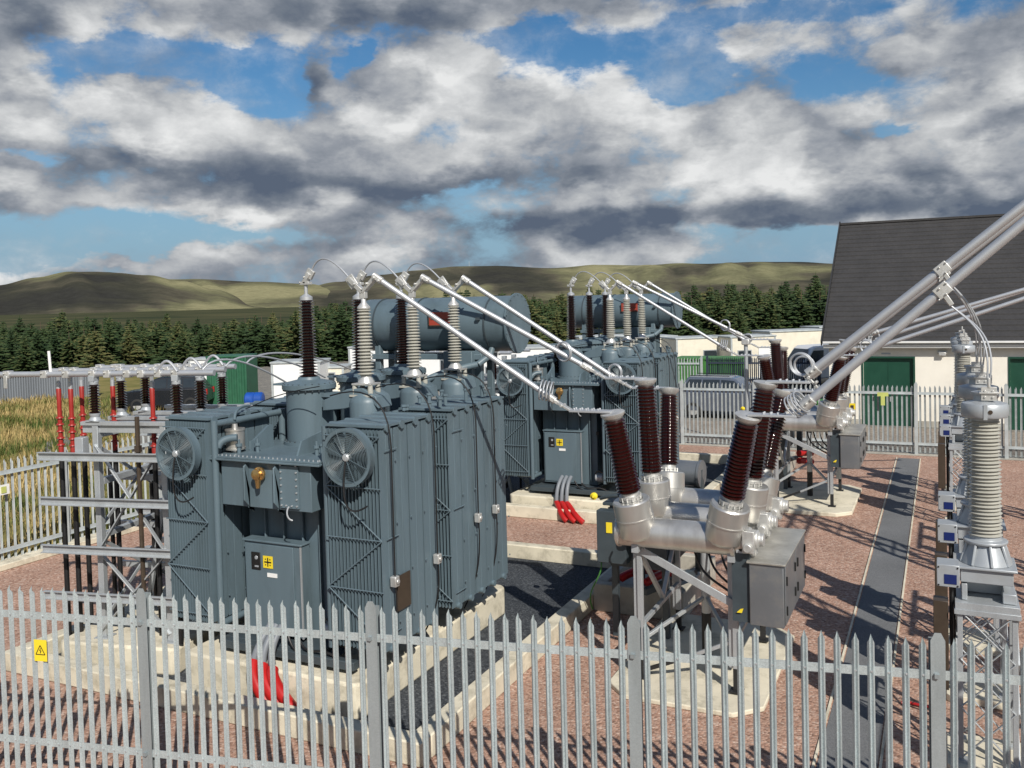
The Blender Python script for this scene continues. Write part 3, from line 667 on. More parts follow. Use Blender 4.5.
for (dx, dy, who) in ((0, 0, 'nearest'), (-0.10, 11.40, 'farther')):
    for i in range(3):
        a = A0 if first else copy_tree(A0); first = False
        a.location = (-7.85+dx, 11.25+1.4*i-0.025*i+dy, 4.21)
        pos = ['front', 'middle', 'rear'][i]
        a['label'] = 'ribbed grey arrester, %s one of three on the %s transformer' % (pos, who)
        arr.append(a)
# jumpers from bushings to arresters
for t, (dx, dy, who) in enumerate(((0, 0, 'nearest'), (-0.10, 11.4, 'farther'))):
    for i, y in enumerate((11.35, 12.75, 14.10)):
        a = arr[t*3+i].location
        P0 = (-9.0+0.12+dx, y+dy, 6.14); P1 = (a.x-0.25, a.y, 6.0)
        m = MB().tube(bez(P0, (-8.75+dx, y+dy, 6.36), (a.x-0.65, a.y, 6.42), P1, 16), 0.014, 8)
        o = m.build('flexible_conductor', M['alu'], origin=P0)
        tag(o, 'thin arched conductor, %s of three on top of the %s transformer' % (['front', 'middle', 'rear'][i], who), 'cable', 'arched conductors above the transformers')

# ------------------------------------------------------------------ CIRCUIT BREAKER
PH = (12.30, 13.35, 14.40)
BAX = {(-1, 0): ((-3.99, 12.2, 2.49), (-4.20, 11.95, 4.0)), (-1, 1): ((-4.04, 13.3, 2.55), (-4.12, 13.27, 4.35)), (-1, 2): ((-4.10, 14.35, 2.46), (-4.17, 14.75, 4.05)),
       (1, 0): ((-2.67, 12.2, 2.53), (-2.31, 11.95, 4.02)), (1, 1): ((-2.60, 13.3, 2.58), (-2.31, 13.27, 4.33)), (1, 2): ((-2.62, 14.35, 2.50), (-2.32, 14.75, 4.05))}
def bushing_axis(side, i):
    c, t = BAX[(side, i)]; c = V(c); t = V(t); u = (t-c).normalized()
    return c-u*0.36, t-u*0.12
def make_breaker(label):
    T = thing('circuit_breaker', label, 'circuit breaker', (-3.3, 13.5, 0.1))
    for i, y in enumerate(PH):
        m = MB(); m.lathe((-4.30, y, 2.235), (1, 0, 0), [(0, 0.05), (0.02, 0.19), (0.05, 0.215), (0.05, 0.235), (0.08, 0.235), (0.08, 0.215), (1.68, 0.215), (1.68, 0.24), (1.73, 0.24), (1.73, 0.17), (1.85, 0.16)], 36)
        tk = m.build('tank', M['alu_can'] if i else M['alu_can'], T)
        g = MB(); g.lathe((-2.50, y, 2.27), (1, 0, 0), [(0, 0.16), (0.12, 0.16), (0.13, 0.13), (0.22, 0.13), (0.24, 0.09), (0.30, 0.09)], 18)
        g.box(-2.46, -2.30, y-0.2, y-0.08, 2.12, 2.42); g.cyl((-2.38, y-0.26, 2.2), (-2.38, y-0.1, 2.2), 0.06, seg=14); g.box(-2.44, -2.30, y-0.06, y+0.1, 2.06, 2.2)
        g.build('drive_housing', M['alu_cast'], tk, bevel=0.01)
        for side in (-1, 1):
            b, t = bushing_axis(side, i); d = (t-b); L = d.length; u = d.normalized()
            c = MB(); c.lathe(b, u, [(0.04, 0.22), (0.08, 0.255), (0.10, 0.268), (0.33, 0.268), (0.33, 0.277), (0.35, 0.277), (0.35, 0.268), (0.58, 0.268), (0.60, 0.25), (0.60, 0.175), (0.55, 0.14)], 32)
            can = c.build('current_transformer_can', M['alu_can'], tk)
            f = MB(); f.lathe(b, u, [(0.5, 0.14), (0.64, 0.14), (0.64, 0.155), (0.67, 0.155), (0.67, 0.12), (0.73, 0.12)], 22)
            for k in range(12):
                a = 2*math.pi*k/12; X, Y, Z = frame(u); q = b+u*0.60+(X*math.cos(a)+Y*math.sin(a))*0.15; f.cyl(q, q+u*0.07, 0.014, seg=6)
            f.build('bushing_flange', M['alu_cast'], tk)
            pr = []; n = (21, 25, 22)[i]
            bu = ins(b+u*0.72, t, n, 0.140, 0.174, 0.122, 26).build('bushing', M['brown'], T)
            cp = MB(); cp.lathe(t-u*0.01, u, [(0, 0.10), (0.03, 0.13), (0.08, 0.17), (0.11, 0.175), (0.12, 0.16), (0.125, 0.0)], 24, cap=False)
            cp.build('bushing_cap', M['alu_cast'], bu)
            tp = MB(); q = t+u*0.10
            tp.box(min(q.x, q.x+side*0.62), max(q.x, q.x+side*0.62), q.y-0.10, q.y+0.10, q.z+0.0, q.z+0.03)
            for k in range(5):
                for s_ in (-0.04, 0.04): tp.lathe((q.x+side*(0.2+0.09*k), q.y+s_, q.z+0.03), (0, 0, 1), [(0, 0.016), (0.025, 0.016)], 6)
            tp.build('terminal_plate', M['alu'], bu, bevel=0.004)
    # frame
    f = MB(); bl = MB()
    for x in (-3.98, -2.62):
        f.beam((x, 12.15, 2.02), (x, 14.8, 2.02), 0.10, 0.12)
        for y in (12.38, 14.4):
            f.angle((x, y, 0.42), (x, y, 1.97), 0.10, 0.012, up=(0, 1, 0)); f.beam((x, y, 0.42), (x, y, 1.97), 0.075)
            bl.beam((x, y, 0.115), (x, y, 0.42), 0.078); bl.box(x-0.09, x+0.09, y-0.09, y+0.09, 0.10, 0.115)
        f.beam((x, 12.4, 1.9), (x, 13.5, 0.9), 0.06); f.beam((x, 14.5, 1.9), (x, 13.5, 0.9), 0.06); f.beam((x, 12.4, 0.85), (x, 14.5, 0.85), 0.06)
    f.beam((-3.96, 12.33, 1.96), (-2.56, 12.33, 1.30), 0.03, 0.11)
    bl.beam((-3.9, 12.42, 0.2), (-3.4, 12.42, 0.42), 0.05); f.beam((-3.4, 12.42, 0.42), (-2.62, 12.42, 0.80), 0.05)
    f.beam((-4.0, 14.5, 1.98), (-2.62, 14.5, 2.0), 0.08);
    f.cyl((-3.3, 13.5, 0.75), (-3.3, 13.5, 1.9), 0.07, seg=14); f.box(-3.5, -3.1, 13.35, 13.65, 1.9, 1.98)
    bl.cyl((-3.3, 13.5, 0.1), (-3.3, 13.5, 0.75), 0.072, seg=14)
    for sx in (-1, 1): f.beam((-3.3, 13.5, 1.0), (-3.3+0.68*sx, 12.42, 0.62), 0.05)
    fr = f.build('support_frame', M['galv'], T, bevel=0.004)
    bl.build('painted_foot', M['blackpaint'], fr)
    # mechanism cabinet
    k = MB(); k.box(-2.38, -1.93, 12.15, 14.05, 1.14, 1.98); cab = k.build('mechanism_cabinet', M['steelbox'], T, bevel=0.012)
    tp = MB(); tp.box(-2.41, -1.90, 12.12, 14.08, 1.984, 2.01); tp.build('cabinet_roof', M['steeltop'], cab, bevel=0.004)
    d = MB(); d.box(-1.927, -1.91, 12.2, 13.08, 1.18, 1.95); d.box(-1.927, -1.91, 13.12, 14.0, 1.18, 1.95)
    dr = d.build('cabinet_door', M['steelbox'], cab, bevel=0.004)
    hh = MB()
    for y in (12.98, 13.22):
        for z in (1.4, 1.75): hh.box(-1.909, -1.89, y-0.02, y+0.02, z-0.06, z+0.06)
    for y in (12.24, 13.95): hh.cyl((-1.90, y, 1.3), (-1.90, y, 1.42), 0.012, seg=6); hh.cyl((-1.90, y, 1.7), (-1.90, y, 1.82), 0.012, seg=6)
    hh.build('latch', M['ink'], dr)
    g = MB(); g.box(-2.62, -2.38, 12.2, 12.32, 1.15, 2.12); g.box(-2.55, -2.37, 12.22, 13.9, 1.22, 1.95); g.build('side_post', M['paint_dark'], T)
    MB().prism([(-2.56, 1.28), (-2.49, 1.28), (-2.47, 1.34), (-2.51, 1.33)], 12.17, 12.19, 'xz').build('yellow_tag', M['yellow'], T)
    g = MB(); g.box(-2.55, -2.40, 12.16, 12.19, 2.10, 2.22); g.build('dial_plate', M['white_metal'], T); 
    MB().lathe((-2.48, 12.158, 2.16), (0, -1, 0), [(0, 0.035), (0.004, 0.035)], 14).build('dial', M['ink'], T)
    # control cables drooping under the tanks
    c = MB()
    for i in range(6):
        x = -3.25+0.12*i; c.tube(bez((x, 12.6+0.3*i, 2.06), (x+0.05, 12.7+0.2*i, 1.55), (x+0.2, 12.6+0.1*i, 1.6), (-2.5+0.012*i, 12.5+0.08*i, 1.32+0.05*i), 10), 0.018, 6)
    c.build('control_cable', M['black'], T)
    a = MB()
    for y in (12.5, 13.0): a.tube(bez((-4.2, y, 2.25), (-4.3, y-0.1, 2.05), (-4.0, y, 2.0), (-3.8, y, 2.05), 8), 0.015, 6)
    a.build('pipe', M['galv'], T)
    return T
B1 = make_breaker('nearest silver circuit breaker, six brown bushings leaning outward')
B2 = copy_tree(B1); move(B2, 0.02, 11.75, 0)
B2['label'] = 'farther silver circuit breaker, standing in front of the rear fence'

# ------------------------------------------------------------------ BUSBAR TUBES
def corona(m, c, axis, R=0.11, n=4, gap=0.035, r=0.011):
    a = V(axis).normalized()
    for k in range(n): m.ring(V(c)+a*gap*(k-(n-1)/2), a, R, r, 26, 7)
def busbar(label, p0, p1, r=0.045, rings=1, group=None, end_plate=None, start_clamp=True):
    p0 = V(p0); p1 = V(p1); d = (p1-p0).normalized(); L = (p1-p0).length
    T = thing('busbar_tube', label, 'busbar', tuple(p0), group)
    m = MB(); m.cyl(p0, p1, r, seg=18); m.build('tube', M['alu'], T)
    c = MB()
    for q in ((p0, p1) if start_clamp else (p1,)):
        s = d if q == p0 else -d
        c.lathe(q-s*0.04, s, [(0, r*0.7), (0.0, r*1.35), (0.16, r*1.35), (0.17, r)], 14)
        for k in (0.03, 0.11): c.cyl(q+s*k+V((0, -0.10, 0)), q+s*k+V((0, 0.10, 0)), 0.02, seg=6)
        c.beam(q-s*0.02, q+s*0.12, 0.14, 0.06)
    if end_plate is not None:
        e = V(end_plate); c.beam(p1+d*0.0, p1+d*0.10, 0.09, 0.05); c.beam(p1+d*0.08, e, 0.09, 0.035)
        mid = p1.lerp(e, 0.5); c.cyl(mid+V((0, -0.08, 0)), mid+V((0, 0.08, 0)), 0.025, seg=8)
    c.build('clamp', M['alu_cast'], T, bevel=0.005)
    return T, d
BG = 'silver tubes sloping down to the nearest breaker'
for dy, dx, who, bd in ((0, 0, 'nearest', 0), (11.4, -0.1, 'farther', 11.75)):
    for i in range(3):
        A = V(arr[(3 if dy else 0)+i].location); p0 = V((A.x+0.22, A.y, 6.0))
        b, t = bushing_axis(-1, i); e = V((t.x-0.62, t.y+bd, t.z+0.10)); p1 = e+V((-0.30, 0, 0.16))
        T, d = busbar('silver tube from the %s arrester of the %s transformer down to its breaker' % (['front', 'middle', 'rear'][i], who), p0, p1, 0.042, end_plate=e)
        m = MB()
        if i == 0: corona(m, p1-d*0.12+V((0, 0, 0.06)), (1, 0.25, -0.2), 0.14, 4, 0.05)
        elif i == 1: corona(m, p1-d*0.45+V((0, 0, 0.05)), (0.4, 1, 0.1), 0.15, 2, 0.03, 0.014)
        else: corona(m, p1-d*0.08+V((0.05, 0, 0.08)), (0.3, 1, 0.1), 0.13, 2, 0.03, 0.014)
        m.build('damping_loop', M['alu'], T)
# right-hand rising tubes from the near breaker
rt = [((-1.60, 12.05, 4.16), (3.2, 12.05, 8.42)), ((-1.70, 13.55, 4.46), (3.2, 13.55, 8.49)), ((-1.85, 14.80, 4.32), (3.2, 14.80, 8.42))]
for i, (a, b_) in enumerate(rt):
    bb, t = bushing_axis(1, i); e = V((t.x+0.6, t.y, t.z+0.12)); A = V(a); A.y = t.y; B = V(b_); B.y = t.y
    T, d = busbar('%s of three thick silver tubes rising to the right from the nearest breaker' % ['lowest, front', 'middle', 'rear'][i], B, A, 0.060, end_plate=e)
    m = MB()
    if i == 0: corona(m, A+V((-0.10, 0, 0.0)), (1, -0.3, 0.7), 0.15, 4, 0.05, 0.011)
    else: corona(m, A+V((-0.12, 0, 0.12)), (0.25, 1, 0.2), 0.16, 2, 0.04, 0.014)
    m.build('damping_loop', M['alu'], T)
for i, (za, zb_) in enumerate(((4.15, 6.1), (4.5, 6.15), (4.25, 6.2))):
    bb, t = bushing_axis(1, i); y = t.y+11.75; e = V((t.x+0.62, y, t.z+0.10))
    T, d = busbar('%s of three tubes rising right from the farther breaker past the building roof' % ['front', 'middle', 'rear'][i], (4.0, y, zb_+0.05), (-1.62, y, za), 0.05, end_plate=e)
    m = MB(); corona(m, V((-1.7, y, za+0.08)), (0.3, 1, 0.2), 0.15, 2, 0.04, 0.012); m.build('damping_loop', M['alu'], T)

# ------------------------------------------------------------------ CURRENT TRANSFORMERS (grey posts on lattice stands)
def make_ct():
    x, y = 0.43, 11.78
    T = thing('current_transformer', '', 'current transformer', (x, y, 0.0), 'grey current transformers on lattice stands')
    s = MB(); hw = 0.28
    for sx in (-1, 1):
        for sy in (-1, 1): s.beam((x+sx*hw, y+sy*hw, 0.12), (x+sx*hw, y+sy*hw, 1.90), 0.055)
    def face(a, b):
        a = V(a); b = V(b)
        for z0, z1 in ((0.15, 0.75), (0.75, 1.32), (1.32, 1.88)):
            s.beam(a+V((0, 0, z0)), b+V((0, 0, z1)), 0.035, 0.012); s.beam(b+V((0, 0, z0)), a+V((0, 0, z1)), 0.035, 0.012)
    face((x-hw, y-hw-0.03, 0), (x+hw, y-hw-0.03, 0)); face((x-hw, y+hw+0.03, 0), (x+hw, y+hw+0.03, 0))
    face((x-hw-0.03, y-hw, 0), (x-hw-0.03, y+hw, 0)); face((x+hw+0.03, y-hw, 0), (x+hw+0.03, y+hw, 0))
    s.box(x-hw-0.05, x+hw+0.05, y-hw-0.05, y+hw+0.05, 1.90, 1.98)
    s.box(x-hw-0.06, x+hw+0.06, y-hw-0.06, y-hw+0.02, 1.84, 1.90); s.box(x-hw-0.06, x+hw+0.06, y+hw-0.02, y+hw+0.06, 1.84, 1.90)
    st = s.build('lattice_stand', M['galv'], T, bevel=0.003)
    b = MB(); b.box(x-0.26, x-0.2, y-0.24, y+0.24, 1.985, 2.18); b.box(x+0.16, x+0.3, y-0.24, y+0.24, 1.985, 2.10); b.box(x-0.26, x+0.26, y+0.1, y+0.24, 1.985, 2.2)
    b.box(x-0.27, x+0.27, y-0.26, y+0.26, 2.20, 2.36); b.box(x-0.31, x+0.31, y-0.30, y+0.30, 2.36, 2.39)
    b.lathe((x, y, 2.39), (0, 0, 1), [(0, 0.28), (0.03, 0.27), (0.22, 0.19), (0.24, 0.235), (0.27, 0.235), (0.28, 0.17), (0.33, 0.16)], 20)
    for k in range(8):
        a = 2*math.pi*k/8+0.2; b.beam((x+0.27*math.cos(a), y+0.27*math.sin(a), 2.39), (x+0.20*math.cos(a), y+0.20*math.sin(a), 2.62), 0.03, 0.06)
    b.build('base_housing', M['white_metal'], T, bevel=0.008)
    ins((x, y, 2.70), (x, y, 4.06), 32, 0.145, 0.180, 0.135, 28, alt=0.95).build('porcelain', M['greyins'], T)
    h = MB(); h.lathe((x, y, 4.06), (0, 0, 1), [(0, 0.15), (0.03, 0.15), (0.04, 0.235), (0.06, 0.25), (0.18, 0.25), (0.20, 0.235), (0.23, 0.12), (0.30, 0.11), (0.30, 0.14), (0.33, 0.14)], 32)
    h.box(x-0.02, x+0.02, y-0.256, y-0.24, 4.09, 4.26)
    hd = h.build('head', M['white_metal'], T)
    q = MB(); q.lathe((x+0.05, y-0.243, 4.18), (0, -1, 0), [(0, 0.024), (0.012, 0.024)], 14); q.build('badge', M['platebrown'], hd)
    t = MB(); t.box(x-0.04, x+0.12, y-0.14, y-0.12, 4.30, 4.46); t.box(x-0.06, x+0.14, y-0.16, y+0.05, 4.38, 4.40)
    for dx in (0, 0.08):
        for dz in (0.04, 0.11): t.cyl((x+dx, y-0.155, 4.30+dz), (x+dx, y-0.14, 4.30+dz), 0.013, seg=8)
    t.cyl((x+0.04, y-0.13, 4.45), (x+0.04, y-0.13, 4.56), 0.02, seg=8)
    t.build('terminal', M['alu_cast'], hd, bevel=0.003)
    c = MB(); c.box(x-0.52, x-0.28, y-0.32, y-0.02, 2.14, 2.40); sb = c.build('secondary_box', M['white_metal'], T, bevel=0.008)
    MB().box(x-0.44, x-0.31, y-0.327, y-0.322, 2.18, 2.29).build('label_plate', M['blue'], sb)
    sc = MB()
    for dx in (-0.50, -0.30):
        for z in (2.16, 2.37): sc.lathe((x+dx, y-0.32, z), (0, -1, 0), [(0, 0.01), (0.008, 0.01)], 8)
    sc.build('screw', M['ink'], sb)
    c = MB(); c.box(x-0.56, x-0.40, y-0.26, y-0.06, 0.9, 1.95); c.build('junction_box', M['platebrown'], T, bevel=0.006)
    c = MB(); c.tube([(x-0.36, y-0.2, 2.14), (x-0.36, y-0.2, 0.1)], 0.018, 8); c.tube([(x-0.33, y-0.1, 2.14), (x-0.33, y-0.1, 0.1)], 0.014, 8); c.build('conduit', M['black'], T)
    f = MB()
    for sx in (-1, 1):
        for sy in (-1, 1): f.box(x+sx*hw-0.07, x+sx*hw+0.07, y+sy*hw-0.07, y+sy*hw+0.07, 0.10, 0.13)
    f.build('foot_plate', M['galv'], T)
    return T
cty = [11.78, 13.78, 15.70, 23.55, 25.5, 27.4]
ct0 = make_ct()
names = ['nearest', 'second nearest', 'third', 'fourth', 'fifth', 'farthest']
for i, y in enumerate(cty):
    c = ct0 if i == 0 else copy_tree(ct0)
    c.location = (0.43, y, 0)
    c['label'] = 'ribbed grey current transformer on lattice stand, %s in the row beside the path' % names[i]
    plinth('small concrete pad under the %s grey current transformer' % names[i], 0.0, 0.86, y-0.45, y+0.45, 0.10, 0.05, bev=0.01)
# droppers from the near tubes to the first three heads
for i in range(3):
    bb, t = bushing_axis(1, i); a, b_ = rt[i]; A = V(a); B = V(b_); A.y = B.y = t.y
    xq = 0.0; k = (xq-A.x)/(B.x-A.x); q = A.lerp(B, k); e = V((0.47, cty[i]-0.13, 4.56)); tp = e
    T = thing('flexible_dropper', 'twin wire dropper hanging from a thick tube to the %s grey current transformer' % names[i], 'cable', tuple(q), 'droppers to the current transformers')
    m = MB()
    for s_ in (-0.03, 0.03): m.tube(bez(q+V((0.02, s_, -0.12)), q+V((0.30, s_, -0.40)), tp+V((0.06+s_, 0, 0.55)), tp+V((s_*0.5, 0, 0)), 16), 0.011, 8)
    m.build('wire', M['alu'], T)
    c = MB(); d = (B-A).normalized()
    c.beam(q-d*0.09, q+d*0.09, 0.15, 0.15); c.beam(q+V((0, 0, -0.02)), q+V((0.10, 0, -0.18)), 0.14, 0.06)
    for s_ in (-0.05, 0.05):
        c.cyl(q+d*s_+V((0, -0.10, 0.05)), q+d*s_+V((0, 0.10, 0.05)), 0.014, seg=6); c.cyl(q+d*s_+V((0, -0.10, -0.08)), q+d*s_+V((0, 0.10, -0.08)), 0.014, seg=6)
    c.build('clamp', M['alu_cast'], T, bevel=0.008)

# ------------------------------------------------------------------ LEFT SUPPORT STRUCTURE (33 kV)
def turn(o, ang=12.5, piv=(-12.07, 9.9)):
    a = rad(ang); dx, dy = o.location.x-piv[0], o.location.y-piv[1]
    o.location.x = piv[0]+dx*math.cos(a)-dy*math.sin(a); o.location.y = piv[1]+dx*math.sin(a)+dy*math.cos(a); o.rotation_euler.z += a
def make_frame(label):
    T = thing('steel_support_frame', label, 'steel frame', (-11.7, 11.0, 0.42))
    L = MB(); legs = []
    for x in (-12.05, -10.85):
        for y in (9.9, 12.1):
            l = MB(); l.beam((x, y, 0.44), (x, y, 3.80), 0.10, 0.10); l.box(x-0.12, x+0.12, y-0.12, y+0.12, 0.42, 0.44); l.build('leg', M['galv'], T, bevel=0.006)
    for z in (3.33, 2.62, 1.86, 1.12):
        for y in (9.72, 12.28):
            r = MB()
            r.box(-12.98, -10.38, y-0.012, y+0.012, z-0.06, z+0.06); r.box(-12.98, -10.38, y-0.06, y+0.0 if y < 11 else y+0.06, z+0.05, z+0.065); r.box(-12.98, -10.38, y-0.06, y+0.0 if y < 11 else y+0.06, z-0.065, z-0.05)
            r.build('cross_rail', M['galv'], T, bevel=0.003)
    t = MB()
    for y in (9.9, 10.55, 11.2, 12.1): t.box(-12.3, -10.15, y-0.06, y+0.06, 3.80, 3.86); t.box(-12.3, -10.15, y-0.01, y+0.01, 3.68, 3.80)
    for x in (-12.05, -10.85): t.box(x-0.05, x+0.05, 9.96, 12.04, 3.60, 3.70); t.box(x-0.05, x+0.05, 9.96, 12.04, 2.0, 2.08); t.box(x-0.05, x+0.05, 9.96, 12.04, 2.85, 2.95)
    t.build('top_beam', M['galv'], T, bevel=0.004)
    d = MB()
    for y in (9.82, 12.2):
        for z0, z1 in ((0.55, 1.8), (1.8, 3.5)):
            d.beam((-12.05, y, z0), (-10.85, y, z1), 0.07, 0.02); d.beam((-10.85, y+0.03, z0), (-12.05, y+0.03, z1), 0.07, 0.02)
    for x in (-12.12, -10.78):
        for z0, z1 in ((0.6, 2.0), (2.1, 3.5)):
            d.beam((x, 9.9, z0), (x, 12.1, z1), 0.02, 0.06); d.beam((x+0.03, 12.1, z0), (x+0.03, 9.9, z1), 0.02, 0.06)
    d.beam((-12.0, 10.9, 0.5), (-11.3, 10.9, 3.6), 0.07); d.beam((-11.0, 11.4, 0.5), (-11.7, 11.4, 3.6), 0.07)
    for z in (1.2, 1.9, 2.7): d.box(-12.6, -10.7, 11.0, 11.06, z, z+0.1); d.box(-12.4, -10.5, 11.8, 11.86, z+0.2, z+0.3)
    d.build('brace', M['galv'], T, bevel=0.003)
    b = MB()
    b.box(-12.35, -12.2, 9.75, 9.9, 3.35, 3.62); b.build('junction_box', M['white_metal'], T, bevel=0.01)
    rod = MB(); rod.cyl((-11.25, 9.80, 0.5), (-11.25, 9.80, 3.95), 0.035, seg=8); rod.box(-11.29, -11.21, 9.76, 9.84, 3.4, 3.5); rod.build('operating_rod', M['platebrown'], T)
    c = MB()
    for i, (x, y) in enumerate(((-12.3, 10.5), (-12.1, 11.3), (-11.8, 11.9), (-11.6, 10.7), (-11.3, 11.5), (-10.95, 10.3), (-10.6, 9.75), (-11.1, 12.2), (-11.6, 12.3))):
        c.cyl((x, y, 0.45), (x, y, 3.2), 0.035, seg=8)
    c.build('power_cable', M['black'], T)
    for k in range(3):
        w = MB()
        for r_ in (0.09, 0.11, 0.13): w.ring((-10.85-0.35*k*0, 10.2+0.8*k, 2.15), (1, 0.3, 0), r_, 0.012, 22, 6)
        w.build('cable_coil', M['black'], T)
    return T
turn(_pl)
F1 = make_frame('galvanised steel lattice frame at the left, beside the nearest transformer')
F2 = copy_tree(F1); move(F2, -0.1, 11.5, -0.42); turn(F1)
F3 = copy_tree(F1); move(F3, -0.62, 2.75, -0.30); F3['label'] = 'galvanised steel lattice frame standing directly behind the left front frame'
F2['label'] = 'galvanised steel lattice frame left of the farther transformer, mostly hidden'
# cable terminations
def make_term():
    x, y = -12.86, 9.62
    T = thing('cable_termination', '', 'cable end', (x, y, 0), 'red topped cable ends by the left frame')
    MB().cyl((x, y, 0), (x, y, 3.32), 0.040, seg=12).build('cable', M['black'], T)
    m = MB(); pr = [(0, 0.04), (0.12, 0.042)]
    for k in range(5): z = 0.14+0.11*k; pr += [(z, 0.036), (z, 0.062), (z+0.02, 0.055), (z+0.03, 0.036)]
    pr += [(0.80, 0.036), (1.05, 0.04), (1.08, 0.025)]
    m.lathe((x, y, 3.30), (0, 0, 1), pr, 14); m.build('heatshrink_sleeve', M['redins'], T)
    l = MB(); l.cyl((x, y, 4.36), (x, y, 4.46), 0.035, seg=10); l.box(x-0.03, x+0.03, y-0.01, y+0.01, 4.42, 4.56); l.build('lug', M['alu'], T)
    return T
t0 = make_term()
spots = [(-12.91, 9.92, 'leftmost, in front of the frame'), (-12.63, 9.92, 'second from the left, in front of the frame'), (-12.85, 10.3, 'third from the left, ending beside the first brown post'), (-12.30, 10.45, 'fourth from the left, between the brown posts'), (-11.25, 10.3, 'rightmost, between two groups of brown posts')]
for i, (x, y, w) in enumerate(spots):
    c = t0 if i == 0 else copy_tree(t0); c.location = (x, y, 0); c['label'] = 'red sleeved black cable end, '+w
# the hanging connectors to the tubes
# post insulators
def make_post():
    x, y = -12.9, 10.6
    T = thing('post_insulator', '', 'insulator', (x, y, 3.78), 'brown posts carrying the low silver tubes')
    b = MB(); b.box(x-0.12, x+0.12, y-0.08, y+0.08, 3.78, 3.80); b.lathe((x, y, 3.80), (0, 0, 1), [(0, 0.10), (0.05, 0.07), (0.09, 0.085), (0.11, 0.085)], 16); b.build('base', M['white_metal'], T)
    ins((x, y, 3.90), (x, y, 4.36), 11, 0.05, 0.092, 0.05, 18).build('porcelain', M['brown_dark'], T)
    c = MB(); c.lathe((x, y, 4.36), (0, 0, 1), [(0, 0.07), (0.05, 0.07), (0.06, 0.04)], 14); c.box(x-0.05, x+0.05, y-0.07, y+0.07, 4.41, 4.50); c.build('cap', M['white_metal'], T, bevel=0.005)
    return T
p0_ = make_post(); n = 0
for g_, gx in enumerate((-12.07, -10.61)):
    for i in range(3):
        c = p0_ if n == 0 else copy_tree(p0_); n += 1
        c.location = (gx, 9.9+0.65*i, 3.86); turn(c)
        c['label'] = 'short dark brown post, %s one of the %s group of three on the frame' % (['front', 'middle', 'rear'][i], ['left', 'right'][g_])
for i in range(3):
    y = 9.9+0.65*i; z = 4.61
    T = thing('busbar_tube', '%s of three low horizontal silver tubes above the left steel frame' % ['front', 'middle', 'rear'][i], 'busbar', (-13.7, y, z), 'low horizontal silver tubes')
    MB().cyl((-13.9+0.5*i, y, z), (-9.95-0.2*i, y, z), 0.045, seg=16).build('tube', M['alu'], T)
    m = MB()
    for x in [-13.65+0.5*i, -12.95, -12.55, -12.07, -11.8, -11.45, -11.2, -10.9, -10.61]:
        m.box(x-0.055, x+0.055, y-0.06, y+0.06, z-0.06, z+0.06); m.cyl((x-0.02, y-0.09, z+0.02), (x-0.02, y+0.09, z+0.02), 0.015, seg=6)
        if int(x*100) % 3 == 0: m.box(x-0.035, x+0.035, y-0.075, y-0.06, z-0.22, z-0.02)
    m.build('clamp', M['alu_cast'], T, bevel=0.008)
    w = MB(); w.tube(arc((-10.9, y-0.05, z+0.03), (-10.55, y-0.05, z+0.03), 0.16, 10), 0.022, 8)
    w.tube(bez((-10.15, y, z+0.05), (-10.0, y+0.2, z+0.35), (-9.8, y+0.9+0.5*i, z+0.1), (-9.62, 11.7+1.4*i, 4.25), 14), 0.016, 8)
    w.build('flexible_link', M['alu'], T); turn(T)
rod = MB().cyl((-12.85, 9.9, 4.64), (-12.87, 9.9, 4.98), 0.022, seg=8).build('earthing_stub', M['white'], origin=(-12.95, 9.9, 4.58)); turn(rod); tag(rod, 'short white rod standing up from the low silver tubes', 'rod')
# second set for the farther frame
for i in range(3):
    y = 21.4+0.605*i; z = 4.2
    T = thing('busbar_tube', '%s of three low silver tubes left of the farther transformer' % ['front', 'middle', 'rear'][i], 'busbar', (-12.5, y, z), 'low tubes by the farther transformer')
    MB().cyl((-13.9, y, z), (-10.3, y, z), 0.045, seg=14).build('tube', M['alu'], T)
    m = MB(); [m.box(x-0.055, x+0.055, y-0.06, y+0.06, z-0.06, z+0.06) for x in (-13, -12.4, -11.7, -11, -10.7)]; m.build('clamp', M['alu_cast'], T)
    for x in (-12.3, -10.8):
        c = copy_tree(p0_); c.rotation_euler.z = 0; c.location = (x, y, 3.36); c['label'] = 'dark brown post, %s, %s side, near the farther transformer' % (['front', 'middle', 'rear'][i], 'left' if x < -12 else 'right'); c['group'] = 'brown posts by the farther transformer'

